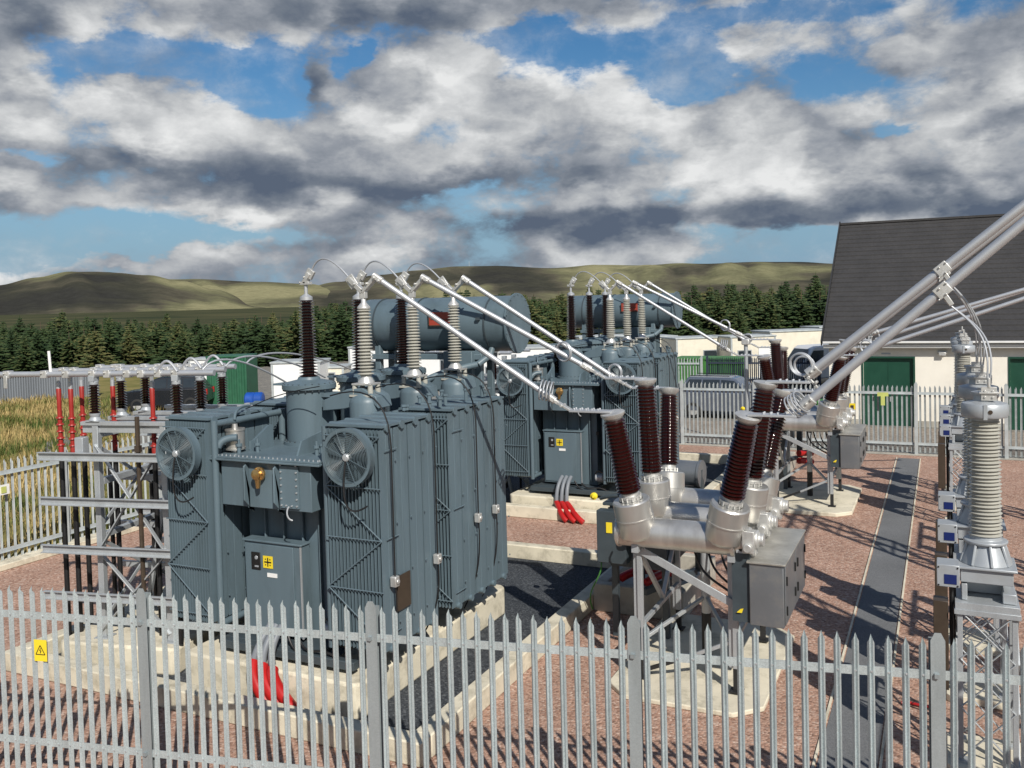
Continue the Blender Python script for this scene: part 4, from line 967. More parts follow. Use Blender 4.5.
# ------------------------------------------------------------------ auxiliary transformer and ducts
def make_aux():
    T = thing('auxiliary_transformer', 'small dark grey-blue transformer with horizontal drum, behind the nearest breaker', 'transformer', (-4.85, 15.2, 0.3))
    m = MB(); m.box(-5.3, -4.35, 14.0, 15.6, 0.95, 1.95); m.box(-5.4, -4.25, 13.95, 15.65, 1.95, 2.0)
    for i in range(9): m.box(-5.42+0*i, -5.3, 14.1+0.16*i, 14.12+0.16*i, 1.0, 1.85)
    m.build('tank', M['paint_dark'], T, bevel=0.01)
    m = MB(); m.lathe((-5.0, 15.75, 2.22), (0.55, -0.05, 0.0), [(0, 0.02), (0.02, 0.18), (0.06, 0.22), (0.78, 0.22), (0.80, 0.24), (0.84, 0.24), (0.84, 0.20), (0.86, 0.02)], 26); m.build('conservator', M['steelbox'], T)
    m = MB(); m.box(-4.3, -4.15, 15.6, 15.75, 0.5, 2.3); m.box(-4.9, -4.75, 15.6, 15.75, 0.5, 2.3); m.beam((-4.3, 15.6, 0.5), (-4.8, 14.2, 0.5), 0.1); m.box(-5.3, -5.2, 14.05, 14.15, -0.24, 0.95); m.box(-4.45, -4.35, 14.05, 14.15, -0.24, 0.95); m.box(-5.3, -5.2, 15.45, 15.55, 0.06, 0.95); m.build('support_post', M['paint_dark'], T)
    m = MB(); m.box(-5.45, -4.95, 13.78, 13.98, 1.05, 1.9); cb = m.build('terminal_box', M['paint_dark'], T, bevel=0.01)
    MB().box(-5.28, -5.18, 13.765, 13.778, 1.55, 1.72).build('warning_label', M['yellow'], cb)
    m = MB(); m.lathe((-5.5, 13.85, 2.12), (0.2, -1, 0.1), [(0, 0.035), (0.02, 0.06), (0.07, 0.06), (0.09, 0.035), (0.12, 0.02)], 12); m.build('breather_cap', M['yellow'], T)
    m = MB()
    for i in range(8): m.lathe((-5.2+0.11*i, 14.3+0.12*(i % 3), 2.0), (0, 0, 1), [(0, 0.04), (0.1, 0.03), (0.1, 0.05), (0.14, 0.05)], 10)
    m.tube(bez((-5.45, 14.0, 2.05), (-5.1, 13.8, 2.2), (-4.9, 14, 2.1), (-4.6, 14.1, 2.2)), 0.03, 8); m.build('fitting', M['paint_dark'], T)
    return T
aux1 = make_aux(); move(aux1, 0.33, -0.1, 0.24)
aux2 = copy_tree(aux1); move(aux2, 0.05, 11.9); aux2['label'] = 'small dark grey-blue transformer with horizontal drum, behind the farther breaker'
def ducts(label, pts_list, r):
    T = thing('cable_duct', label, 'cable duct', tuple(pts_list[0][0]), 'red cable ducts')
    m = MB()
    for p in pts_list: m.tube(bez(*p, 14), r, 12)
    m.build('red_duct', M['red'], T); return T
d1 = ducts('bright red cable ducts curving down in front of the nearest transformer', [((-8.80+0.17*i, 9.66, 0.60-0.03*i), (-8.76+0.18*i, 9.52, 0.50), (-8.55+0.20*i, 9.46, 0.30), (-8.28+0.24*i, 9.46, 0.04)) for i in range(3)], 0.085)
ms = MB()
for i in range(3): ms.tube(bez((-8.72+0.1*i, 9.95, 1.05), (-8.72+0.1*i, 9.75, 0.9), (-8.78+0.13*i, 9.68, 0.75), (-8.80+0.17*i, 9.66, 0.60), 10), 0.05, 10)
ms.build('grey_sleeve', M['corrug'], d1)
d2 = ducts('two red cable ducts lying in front of the farther transformer', [((-8.95+0.14*i, 21.05, 0.40), (-8.85+0.16*i, 20.95, 0.36), (-8.7+0.2*i, 20.62, 0.2), (-8.5+0.22*i, 20.62, 0.05)) for i in range(3)], 0.07)
ms = MB()
for i in range(3): ms.tube(bez((-8.92+0.12*i, 21.4, 1.0), (-8.92+0.12*i, 21.15, 0.9), (-8.95+0.14*i, 21.05, 0.7), (-8.95+0.14*i, 21.05, 0.40), 8), 0.05, 10)
ms.build('grey_sleeve', M['corrug'], d2)
ducts('red cable ducts lying behind the nearest breaker frame', [((-5.25, 15.2, 0.56), (-5.1, 15.4, 0.66), (-4.9, 15.7, 0.66), (-4.75, 16.1, 0.45)), ((-4.75, 15.1, 0.56), (-4.6, 15.3, 0.66), (-4.5, 15.7, 0.66), (-4.45, 16.1, 0.45))], 0.075)
ducts('red cable duct lying behind the farther breaker frame', [((-3.75, 26.6, 1.0), (-3.7, 26.7, 1.0), (-3.5, 26.9, 0.98), (-3.45, 27.0, 0.95)), ((-3.75, 26.6, 0.78), (-3.7, 26.7, 0.78), (-3.5, 26.9, 0.76), (-3.45, 27.0, 0.70))], 0.09)
gw = MB().tube(bez((-5.15, 13.9, 1.3), (-5.0, 13.8, 1.0), (-5.45, 13.85, 0.8), (-5.38, 14.1, 0.35)), 0.013, 6).build('earth_wire', M['lime'], origin=(-5.55, 14.0, 1.0)); tag(gw, 'thin green earth wire hanging beside the small dark transformer', 'wire')
rr_ = MB().tube(bez((-0.55, 13.0, 0.03), (-0.4, 13.1, 0.04), (-0.3, 12.9, 0.03), (-0.1, 13.05, 0.05)), 0.02, 6).build('red_cord', M['red'], origin=(-0.4, 13.0, 0.03)); tag(rr_, 'short red cord lying on the gravel beside the path', 'cord')

# lightning / earthing mast post (thin vertical pole) by farther breaker
mp = thing('slim_pole', 'slim white pole with clamp standing left of the farther breaker', 'pole', (-4.6, 24.35, 0))
MB().cyl((-4.72, 24.2, 0), (-4.72, 24.2, 4.3), 0.05, seg=10).build('shaft', M['galv'], mp)
MB().box(-4.82, -4.62, 24.1, 24.3, 4.25, 4.4).build('head_clamp', M['alu_cast'], mp, bevel=0.02)
fl = thing('floodlight', 'dark floodlight above the rear yard, left of the farther breaker', 'lamp', (-6.6, 33.7, 0))
m = MB(); m.cyl((-6.6, 33.7, 0), (-6.6, 33.7, 3.9), 0.05, seg=10); m.build('post', M['galv_far'], fl)
MB().box(-6.85, -6.40, 33.55, 33.8, 3.86, 4.08).build('lamp_head', M['ink'], fl, bevel=0.03)

# ------------------------------------------------------------------ PALISADE FENCES
def pale_mesh(m, c, t, nrm, z0, z1, w=0.064):
    # W-section pale; c centre on ground, t along fence, nrm facing viewer
    xs = (-0.5, -0.25, 0, 0.25, 0.5); ds = (0.0, 0.024, 0.004, 0.024, 0.0); tz = (-0.085, -0.045, 0.0, -0.045, -0.085)
    vs = []; ln = random.gauss(0, 0.004)
    for back in (0, 1):
        for zt in (0, 1):
            for i in range(5):
                p = V(c)+V(t)*(xs[i]*w+ln*zt)+V(nrm)*(ds[i]-0.004*back); vs.append((p.x, p.y, z0 if zt == 0 else z1+tz[i]))
    fs = []
    for i in range(4):
        fs.append((i, i+1, 5+i+1, 5+i)); fs.append((10+i+1, 10+i, 15+i, 15+i+1)); fs.append((5+i, 5+i+1, 15+i+1, 15+i))
    fs.append((0, 5, 15, 10)); fs.append((4, 14, 19, 9)); m.add(vs, fs)
def fence(name, label, a, b, mats, viewer=1, bay=2.75, npb=17, h=2.38, zr=(2.08, 0.36), post_w=0.11, simple=False, skip=None, first_off=0.0, cat='fence', hp=0.1):
    a = V((*a, 0)); b = V((*b, 0)); t = (b-a).normalized(); nrm = V((t.y, -t.x, 0))*(-viewer)
    L = (b-a).length; T = thing(name, label, cat, tuple(a)); nb = int(L/bay+0.5); bay = L/nb
    for k in range(nb+1):
        p = a+t*bay*k; m = MB()
        w = post_w; q = [p-t*w/2, p+t*w/2]
        f0 = nrm*0.055; prof = [(-w/2, 0), (w/2, 0), (w/2, h+hp-0.07), (w*0.22, h+hp), (-w*0.22, h+hp), (-w/2, h+hp-0.07)]
        vs = []
        for off in (nrm*0.045, nrm*0.037): vs += [tuple(p+t*x+off+V((0, 0, z))) for x, z in prof]
        nn = len(prof); m.add(vs, [tuple(range(nn-1, -1, -1)), tuple(range(nn, 2*nn))]+[(i, (i+1) % nn, (i+1) % nn+nn, i+nn) for i in range(nn)])
        m.beam(p-nrm*0.005, p-nrm*0.005+V((0, 0, h+hp-0.07)), 0.006, 0.080, up=tuple(nrm)); m.beam(p-nrm*0.048, p-nrm*0.048+V((0, 0, h+hp-0.07)), w, 0.006, up=tuple(nrm))
        for z in zr: m.box(p.x-0.02, p.x+0.02, p.y-0.02+nrm.y*0.06, p.y+0.02+nrm.y*0.06, z-0.02, z+0.02) if not simple else None
        m.build('post', M['galv_post'] if not simple else mats, T)
    for k in range(nb):
        p = a+t*bay*k; q = p+t*bay
        for z in zr:
            m = MB(); u = t*0.06
            m.beam(p+u+nrm*0.03+V((0, 0, z)), q-u+nrm*0.03+V((0, 0, z)), 0.008, 0.085); m.beam(p+u+nrm*0.0+V((0, 0, z-0.040)), q-u+nrm*0.0+V((0, 0, z-0.040)), 0.055, 0.006)
            m.build('rail', mats, T, smooth=False)
        m = MB(); bo = MB(); st = (bay-0.10)/(npb)
        for i in range(npb):
            c = p+t*(0.05+st*(i+0.5))+nrm*0.036+t*random.uniform(-0.004, 0.004)
            hh = h+random.uniform(-0.010, 0.010); pale_mesh(m, c, t+V((0, 0, 0)), nrm, 0.05, hh)
            if not simple:
                for z in zr:
                    cc = c+nrm*0.012+V((0, 0, z)); bo.lathe(cc, nrm, [(0, 0.012), (0.008, 0.010)], 8)
        pp = m.build('pales', mats, T, smooth=False)
        if not simple: bo.build('bolt', M['galv'], pp)
    return T, t, nrm
fa = V((-8.14, 7.21)); ft = V((8.09, 1.74)).normalized()
f0 = fa-ft*2.75*3; f1 = fa+ft*2.75*5
FF, t_, n_ = fence('palisade_fence', 'tall galvanised palisade fence across the foreground with pointed pales', tuple(f0), tuple(f1), M['galv_fence'], viewer=-1, post_w=0.125, npb=18, h=2.44, hp=0.04, zr=(2.09, 0.60))
# make sure normal faces the camera
sg = thing('hazard_sign', 'small yellow electrical hazard sign fixed to the foreground palisade fence', 'sign', (0, 0, 0))
sp = V((-9.44, 6.93))  # refined below
c = V((sp.x, sp.y, 0))+n_*0.075+V((0, 0, 1.70)); sg.location = c; sg['_o'] = tuple(c)
warn_sign(sg, c, 0.17, 0.25, tuple(n_), tuple(t_), name='plate')

fence('palisade_fence', 'weathered palisade fence along the left boundary beside the long grass', (-18.75, 3.0), (-18.75, 17.3), M['galv_far'], viewer=1, simple=True, post_w=0.12)
fence('palisade_fence', 'palisade fence section hidden behind the left frame and transformer', (-18.70, 17.4), (-12.5, 19.6), M['galv_far'], simple=True)
fence('palisade_fence', 'rear palisade fence between the farther breaker and the cream building', (-11.6, 33.3), (12.6, 33.3), M['galv_far'], simple=True, h=2.35)
fence('palisade_fence', 'distant pale palisade fence in front of the cream cabins', (-16.5, 45.5), (-11.2, 45.8), M['galv_far'], simple=True)
fence('palisade_fence', 'distant dark blue palisade fence in front of the cream cabins', (-11.0, 46.2), (-5.5, 46.5), M['dkfence'], simple=True, npb=27)
# signs on rear fence
s2 = thing('hazard_sign', 'small yellow sign on the rear fence in front of the left green door', 'sign', (-1.95, 33.2, 1.65)); M['paleyellow'] = mat('faded_yellow_sign', (0.50, 0.55, 0.16), 0.5); MB().box(-2.05, -1.70, 33.17, 33.2, 1.97, 2.10).build('upper_board', M['paleyellow'], s2); MB().box(-1.94, -1.81, 33.15, 33.169, 1.66, 1.97).build('lower_board', M['paleyellow'], s2)
s3 = thing('gate_lock_box', 'small square yellow lock box on the rear fence gate', 'lock box', (-2.8, 33.2, 1.55)); m = MB(); m.box(-2.96, -2.76, 33.13, 33.2, 1.45, 1.70); m.build('box', M['yellow'], s3); MB().box(-2.91, -2.81, 33.11, 33.128, 1.51, 1.64).build('plate', M['platebrown'], s3)
s4 = thing('hazard_sign', 'small white and yellow sign on the left boundary fence', 'sign', (-18.6, 12.9, 1.6)); MB().box(-18.64, -18.62, 12.75, 12.98, 1.62, 1.84).build('board', M['white'], s4); MB().box(-18.615, -18.605, 12.78, 12.90, 1.66, 1.80).build('yellow_panel', M['paleyellow'] if 'paleyellow' in M else M['yellow'], s4)

# ------------------------------------------------------------------ BUILDING
Bd = thing('control_building', 'cream rendered building with steep dark tiled roof and dark green doors', 'building', (4, 44, 0))
bx0, bx1, by0, by1 = -4.35, 16.0, 40.0, 56.0; ze = 3.45; zr_ = 8.9; ym = 48.0
w = MB()
doors = [(-3.0, -1.1), (2.36, 4.26), (8.0, 9.9)]
xs = [bx0]; 
for a, b in doors: xs += [a, b]
xs.append(bx1)
for i in range(0, len(xs), 2): w.box(xs[i], xs[i+1], by0, by0+0.3, 0, ze)
for a, b in doors: w.box(a, b, by0, by0+0.3, 2.80, ze)
w.box(bx0, bx0+0.3, by0+0.3, by1, 0, ze); w.box(bx1-0.3, bx1, by0+0.3, by1, 0, ze); w.box(bx0+0.3, bx1-0.3, by1-0.3, by1, 0, ze)
w.prism([(by0+0.05, ze), (by1-0.05, ze), (ym, zr_-0.25)], bx0+0.02, bx0+0.28, 'yz'); w.prism([(by0+0.05, ze), (by1-0.05, ze), (ym, zr_-0.25)], bx1-0.28, bx1-0.02, 'yz')
w.build('wall', M['render'], Bd, smooth=False)
r = MB(); n = 26; sl = V((0, ym-(by0-0.35), zr_-(ze-0.05)))
for i in range(n):   # overlapping tile courses
    for side in (1, -1):
        y0 = by0-0.35+sl.y*i/n; y1 = by0-0.35+sl.y*(i+1)/n+0.04; z0 = ze-0.02+sl.z*i/n; z1 = ze-0.02+sl.z*(i+1)/n
        if side < 0: y0 = 2*ym-y0; y1 = 2*ym-y1
        X0, X1 = bx0-0.22, bx1+0.22
        r.add([(X0,y0,z0+0.05),(X1,y0,z0+0.05),(X1,y1,z1+0.028),(X0,y1,z1+0.028),(X0,y0,z0+0.01),(X1,y0,z0+0.01),(X1,y1,z1-0.01),(X0,y1,z1-0.01)],
              [(0,1,2,3),(7,6,5,4),(0,4,5,1),(1,5,6,2),(2,6,7,3),(3,7,4,0)])
r.beam((bx0-0.22, ym, zr_+0.06), (bx1+0.22, ym, zr_+0.06), 0.3, 0.1)
r.build('roof', M['roof'], Bd, smooth=False)
v = MB(); v.beam((bx0-0.26, by0-0.38, ze+0.0), (bx0-0.26, ym, zr_+0.08), 0.05, 0.26); v.beam((bx0-0.26, by1+0.38, ze), (bx0-0.26, ym, zr_+0.08), 0.05, 0.26); v.build('verge', M['rooftrim'], Bd)
g = MB(); g.box(bx0-0.2, bx1+0.2, by0-0.50, by0-0.37, ze-0.02, ze+0.07); g.box(bx0-0.2, bx1+0.2, by0-0.34, by0-0.30, ze-0.22, ze-0.06); g.build('gutter', M['gutter'], Bd, bevel=0.02)
g = MB(); g.box(bx0-0.2, bx1+0.2, by0-0.30, by0-0.003, ze-0.20, ze-0.17); g.build('soffit', M['rooftrim'], Bd)
for a, b in doors:
    d = MB(); d.box(a, b, by0+0.12, by0+0.17, 0, 2.80); d.box((a+b)/2-0.01, (a+b)/2+0.01, by0+0.11, by0+0.12, 0.05, 2.75)
    dr = d.build('door', M['greendoor'], Bd); MB().box((a+b)/2+0.05, (a+b)/2+0.09, by0+0.08, by0+0.108, 1.0, 1.2).build('handle', M['alu'], dr)
l = MB(); l.box(-0.20, 0.14, by0-0.14, by0-0.002, 2.98, 3.10); l.box(-0.16, 0.10, by0-0.2, by0-0.14, 2.92, 3.06); l.build('wall_lamp', M['alu_cast'], Bd, bevel=0.02)
m = MB(); m.cyl((-3.95, by0-0.08, 0.1), (-3.95, by0-0.08, ze-0.1), 0.045, seg=10); m.build('downpipe', M['gutter'], Bd)
for a, b in doors:
    fm = MB(); fm.box(a-0.07, a-0.002, by0-0.03, by0+0.12, 0, 2.87); fm.box(b+0.002, b+0.07, by0-0.03, by0+0.12, 0, 2.87); fm.box(a, b, by0-0.03, by0+0.12, 2.802, 2.87); fm.build('door_frame', M['greendoor'], Bd)
m = MB(); m.box(bx0-0.01, -3.09, by0-0.04, by0-0.002, 0, 0.25); m.box(-1.02, 2.28, by0-0.04, by0-0.002, 0, 0.25); m.build('plinth_band', M['concrete2'], Bd)
MB().box(-2.3, -1.95, by0-0.02, by0-0.002, 2.96, 3.02).build('door_plate', M['white_metal'], Bd)

# ------------------------------------------------------------------ site cabins, containers, vehicles (beyond the fences)
def dirpt(px, Z):   # ground point in a given bearing (measured column) at depth Z
    c_, s_ = math.cos(rad(25.6)), math.sin(rad(25.6)); X = (px-512)/900*Z
    return (X*c_-Z*s_, X*s_+Z*c_)
def cabin(label, x, y, L, D, h, m='cream', wins=(0.3, 0.7), rot=0.0, name='site_cabin', cat='cabin', base=0.0, door=None, roofm='galv_far'):
    T = thing(name, label, cat, (x, y, base)); T['_o'] = (0, 0, 0)
    b = MB(); b.box(-L/2, L/2, -D/2, D/2, 0.12, h); b.build('body', M[m], T, bevel=0.03)
    r = MB(); r.box(-L/2-0.06, L/2+0.06, -D/2-0.06, D/2+0.06, h, h+0.10); r.build('roof', M[roofm], T, bevel=0.02)
    for q in wins:
        w = MB(); cx = -L/2+L*q; w.box(cx-0.5, cx+0.5, -D/2-0.03, -D/2-0.002, 1.1, 2.0); wf = w.build('window', M['white_metal'], T)
        MB().box(cx-0.44, cx+0.44, -D/2-0.04, -D/2-0.031, 1.16, 1.94).build('pane', M['glass'], wf)
    if door is not None:
        cx = -L/2+L*door; MB().box(cx-0.45, cx+0.45, -D/2-0.04, -D/2-0.002, 0.15, 2.15).build('door', M['whitecabin'], T)
    k = MB()
    for cx in (-L/2+0.05, L/2-0.05): k.box(cx-0.06, cx+0.06, -D/2-0.02, -D/2-0.001, 0.12, h)
    k.box(-L/2, L/2, -D/2-0.015, -D/2-0.001, 0.12, 0.22)
    k.build('corner_post', M['galv_far'], T)
    T.rotation_euler.z = rot
    return T
for (px, Z, L, D, h_, wn_, dr_, lb) in ((604, 66, 4.6, 2.4, 2.75, (0.3, 0.7), None, 'cream site cabin with two windows, right behind the farther transformer'),
        (646, 63, 3.6, 2.4, 2.75, (0.6,), None, 'cream site cabin at the right edge of the farther transformer radiators'),
        (696, 60, 4.0, 2.4, 2.75, (0.60,), None, 'cream site cabin with one window above the distant pale fence'),
        (744, 59, 3.2, 2.4, 2.8, (0.3,), 0.75, 'cream site cabin with a door behind the slim white pole'),
        (790, 61, 4.4, 2.4, 3.0, (0.66,), None, 'cream site cabin with dark window just left of the tiled building'),
        (832, 66, 3.6, 2.4, 3.0, (0.3,), None, 'cream site cabin partly hidden by the corner of the tiled building')):
    p = dirpt(px, Z); cabin(lb, p[0], p[1], L, D, h_, wins=wn_, door=dr_, rot=rad(40))
p = dirpt(548, 50); cabin('white site cabin visible between the two transformers', p[0]-1.0, p[1], 8.0, 3, 2.9, m='whitecabin', wins=(0.25, 0.55, 0.8), rot=rad(20), door=0.4)
p = dirpt(415, 58); cabin('white site cabin seen behind the nearest conservator tank', p[0], p[1], 8.0, 3, 2.8, m='whitecabin', wins=(0.2, 0.5, 0.8), rot=rad(18))
p = dirpt(303, 47); cabin('white steel cabin with a small green plate, left of the tall brown bushing', p[0]-0.2, p[1], 2.5, 2.4, 2.65, m='whitecabin', wins=(), rot=rad(25))
p = dirpt(329, 49); cabin('low cream welfare unit with a window, right of the tall brown bushing', p[0], p[1], 1.9, 2.2, 2.2, m='cream', wins=(0.5,), rot=rad(25))
p = dirpt(206, 58); cabin('small white cabin left of the green container', p[0], p[1], 1.6, 2.2, 2.3, m='whitecabin', wins=(), rot=rad(25))
def container(label, x, y, L, D, h, m, rot, name='shipping_container', cat='container'):
    T = thing(name, label, cat, (x, y, 0)); T['_o'] = (0, 0, 0)
    b = MB(); nn = int(L/0.28)
    poly = []
    for i in range(nn):
        x0 = -L/2+L*i/nn; q = L/nn; poly += [(x0, -D/2), (x0+q*0.35, -D/2), (x0+q*0.5, -D/2+0.05), (x0+q*0.85, -D/2+0.05)]
    poly += [(L/2, -D/2), (L/2, D/2), (-L/2, D/2)]; b.prism(poly, 0.15, h-0.1); b.build('body', M[m], T, smooth=False)
    r = MB(); r.box(-L/2-0.02, L/2+0.02, -D/2-0.03, D/2+0.03, h-0.1, h); r.box(-L/2-0.02, L/2+0.02, -D/2-0.03, D/2+0.03, 0.02, 0.15)
    for cx in (-L/2, L/2-0.12): r.box(cx, cx+0.12, -D/2-0.03, -D/2+0.1, 0.15, h-0.1)
    r.build('frame', M[m], T, bevel=0.02); T.rotation_euler.z = rot; return T
p = dirpt(231, 52); container('green shipping container behind the low silver tubes', p[0], p[1], 2.3, 2.0, 2.85, 'green', rad(24))
p = dirpt(709, 52); container('lime green skip behind the distant pale fence', p[0], p[1], 3.8, 2.0, 2.0, 'lime', rad(0), 'skip', 'skip')
p = dirpt(813, 37.5); container('small lime green bin behind the rear fence near the building corner', p[0], p[1], 1.0, 0.8, 1.1, 'lime', rad(0), 'bin', 'bin')
# blue barrels / barriers
p = dirpt(252, 50); bt = thing('blue_tank', 'round blue plastic tank lying beside the white cabin at the left', 'tank', (p[0], p[1], 0)); m = MB(); m.lathe((p[0]-0.5, p[1]-0.2, 0.42), (1, 0.45, 0), [(0, 0.1), (0.05, 0.36), (0.12, 0.42), (0.5, 0.42), (0.55, 0.38), (0.6, 0.42), (0.95, 0.42), (1.02, 0.36), (1.07, 0.1)], 20); m.build('barrel', M['bluetarp'], bt); m = MB(); m.box(p[0]-0.5, p[0]+0.5, p[1]-0.4, p[1]-0.3, 0, 0.12); m.build('cradle', M['white'], bt)
p = dirpt(365, 54); bt = thing('blue_box', 'bright blue box behind the first grey arrester', 'box', (p[0], p[1], 0)); MB().box(p[0]-0.8, p[0]+0.8, p[1]-0.5, p[1]+0.5, 0.1, 1.3).build('body', M['bluetarp'], bt, bevel=0.05); MB().box(p[0]-0.86, p[0]+0.86, p[1]-0.56, p[1]+0.56, 1.3, 1.42).build('lid', M['bluetarp'], bt, bevel=0.03)
def barrier(label, px, Z, mname):
    p = dirpt(px, Z); T = thing('plastic_barrier', label, 'barrier', (p[0], p[1], 0), 'plastic barriers in the far yard')
    m = MB(); m.box(p[0]-0.9, p[0]+0.9, p[1]-0.05, p[1]+0.05, 0.85, 1.05); m.box(p[0]-0.9, p[0]+0.9, p[1]-0.05, p[1]+0.05, 0.4, 0.55)
    for k in range(8): m.box(p[0]-0.88+0.25*k, p[0]-0.80+0.25*k, p[1]-0.04, p[1]+0.04, 0.1, 0.95)
    m.build('panel', M[mname], T); f = MB(); f.box(p[0]-0.8, p[0]-0.6, p[1]-0.25, p[1]+0.25, 0, 0.1); f.box(p[0]+0.6, p[0]+0.8, p[1]-0.25, p[1]+0.25, 0, 0.1); f.build('foot', M['tyre'], T)
barrier('red plastic barrier left of the first grey arrester in the far yard', 346, 46, 'red'); barrier('red plastic barrier right of the first grey arrester in the far yard', 381, 44, 'red')
barrier('white plastic barrier in the far yard beside the tall brown bushing', 322, 48, 'white')

# grey steel site barrier at the left
hb = thing('corrugated_hoarding', 'long grey corrugated steel hoarding behind the grass at the left', 'hoarding', (-50, 45, 0))
a = V((*dirpt(-140, 52), 0)); b_ = V((*dirpt(97, 59), 0)); t = (b_-a).normalized(); nn = 90; L = (b_-a).length
pts = []
for i in range(nn):
    for fr, off in ((0.0, 0), (0.5, 0), (0.6, 0.12), (0.9, 0.12)): q = a+t*L*(i+fr)/nn+V((t.y, -t.x, 0))*off*-1; pts.append((q.x, q.y))
m = MB(); vs = [(x, y, 0) for x, y in pts]+[(x, y, 1.75) for x, y in pts]; N = len(pts)
m.add(vs, [(i, i+1, i+1+N, i+N) for i in range(N-1)])
vs2 = [(x+t.y*0.03*-1, y+t.x*0.03, z) for x, y, z in vs]; m.add(vs2, [(i+1, i, i+N, i+1+N) for i in range(N-1)])
m.build('sheet', M['corrug'], hb, smooth=False)
c = MB(); c.beam(a+V((0, 0, 1.80)), b_+V((0, 0, 1.80)), 0.35, 0.10); c.build('capping', M['galv_far'], hb)

# vehicles
def car(label='silver-blue estate car parked behind the rear palisade fence', paint='carpaint'):
    T = thing('parked_estate_car', label, 'car', (0, 0, 0)); T['_o'] = (0, 0, 0)
    prof = [(-2.3, 0.45), (-2.32, 0.95), (-2.2, 1.12), (-1.15, 1.22), (-0.55, 1.78), (-0.2, 1.86), (1.7, 1.86), (2.15, 1.25), (2.28, 1.1), (2.3, 0.5), (2.0, 0.35), (-2.1, 0.35)]
    b = MB()
    W = 0.92
    low = [(-2.3, 0.45), (-2.32, 0.95), (-2.2, 1.10), (-1.1, 1.20), (2.2, 1.22), (2.3, 1.0), (2.3, 0.5), (2.05, 0.33), (-2.15, 0.33)]
    b.prism(low, -W, W, 'xz')
    n = [(-1.15, 1.20), (-0.5, 1.78), (-0.2, 1.86), (1.7, 1.86), (2.1, 1.22)]
    vs = [(x, -W*(0.98 if z < 1.3 else 0.78), z) for x, z in n]+[(x, W*(0.98 if z < 1.3 else 0.78), z) for x, z in n]
    b.add(vs, [(4, 3, 2, 1, 0), (5, 6, 7, 8, 9), (0, 1, 6, 5), (1, 2, 7, 6), (2, 3, 8, 7), (3, 4, 9, 8)])
    body = b.build('body', M[paint], T, bevel=0.05, seg=3)
    g = MB()
    for s in (-1, 1):
        def sd(x, z): return (x, s*(W*(0.98-(z-1.22)*0.33)+0.012), z)
        for q in ([(-0.95, 1.27), (-0.42, 1.72), (0.15, 1.76), (0.15, 1.27)], [(0.22, 1.27), (0.22, 1.76), (0.98, 1.76), (1.0, 1.27)], [(1.07, 1.27), (1.05, 1.76), (1.62, 1.76), (1.95, 1.27)]):
            g.add([sd(*k) for k in q], [(0, 1, 2, 3)])
    g.add([(-1.12, -0.8, 1.24), (-1.12, 0.8, 1.24), (-0.53, 0.66, 1.74), (-0.53, -0.66, 1.74)], [(0, 1, 2, 3)])
    g.build('window', M['glass'], T, smooth=False)
    for x in (-1.42, 1.42):
        for s in (-1, 1):
            w = MB(); w.lathe((x, s*0.72, 0.36), (0, s, 0), [(0, 0.3), (0, 0.36), (0.2, 0.36), (0.22, 0.33), (0.22, 0.24)], 24, cap=False)
            wh = w.build('wheel', M['tyre'], T); r = MB(); r.lathe((x, s*0.88, 0.36), (0, s, 0), [(0, 0.24), (0.03, 0.22), (0.035, 0.0)], 20); r.build('rim', M['alu_cast'], wh)
    l = MB(); [l.box(2.26, 2.32, s*0.75-0.1, s*0.75+0.1, 0.85, 1.15) for s in (-1, 1)]; l.build('tail_light', M['red'], T)
    for s in (-1, 1): MB().box(-2.34, -2.27, s*0.68-0.15, s*0.68+0.15, 0.75, 0.92).build('headlight', M['white_metal'], T, bevel=0.02)
    rr = MB(); [rr.cyl((-0.2, s*0.66, 1.92), (1.6, s*0.66, 1.92), 0.02, seg=6) for s in (-1, 1)]; rr.build('roof_rail', M['ink'], T)
    return T
cr_ = car(); p = dirpt(728, 41); cr_.location = (p[0], p[1], 0); cr_.rotation_euler.z = rad(178)
M['darkcar'] = mat('dark_car_paint', (0.012, 0.014, 0.018), 0.25, coat=0.7, var=0.04)
c2_ = car('dark estate car parked beyond the left rack, under the low silver tubes', 'darkcar'); p = dirpt(166, 50); c2_.location = (p[0], p[1], 0); c2_.rotation_euler.z = rad(30)
def van():
    T = thing('parked_van', 'white van facing the yard, parked beside the cream cabins', 'van', (0, 0, 0)); T['_o'] = (0, 0, 0)
    b = MB(); b.prism([(-2.6, 0.4), (-2.62, 1.1), (-2.0, 1.35), (-1.35, 2.2), (-1.1, 2.35), (2.6, 2.4), (2.62, 0.4)], -0.98, 0.98, 'xz'); b.build('body', M['vanpaint'], T, bevel=0.08, seg=3)
    g = MB(); g.add([(-2.0+0.0, -0.82, 1.40), (-2.0, 0.82, 1.40), (-1.42, 0.76, 2.16), (-1.42, -0.76, 2.16)], [(0, 1, 2, 3)])
    for v_ in range(len(g.v)): x, y, z = g.v[v_]; g.v[v_] = (x-0.03, y, z+0.02)
    for s in (-1, 1): g.add([(-1.75, s*0.992, 1.4), (-0.6, s*0.992, 1.4), (-0.6, s*0.992, 2.1), (-1.3, s*0.992, 2.1)], [(0, 1, 2, 3)])
    g.build('window', M['glass'], T, smooth=False)
    for x in (-1.7, 1.7):
        for s in (-1, 1):
            w = MB(); w.lathe((x, s*0.80, 0.36), (0, s, 0), [(0, 0.3), (0, 0.36), (0.2, 0.36), (0.22, 0.1)], 20); w.build('wheel', M['tyre'], T)
    for s in (-1, 1): MB().box(-2.65, -2.56, s*0.75-0.15, s*0.75+0.15, 0.8, 1.0).build('headlight', M['white_metal'], T)
    return T
vn = van(); p = dirpt(822, 55); vn.location = (p[0], p[1], 0); vn.rotation_euler.z = rad(42)

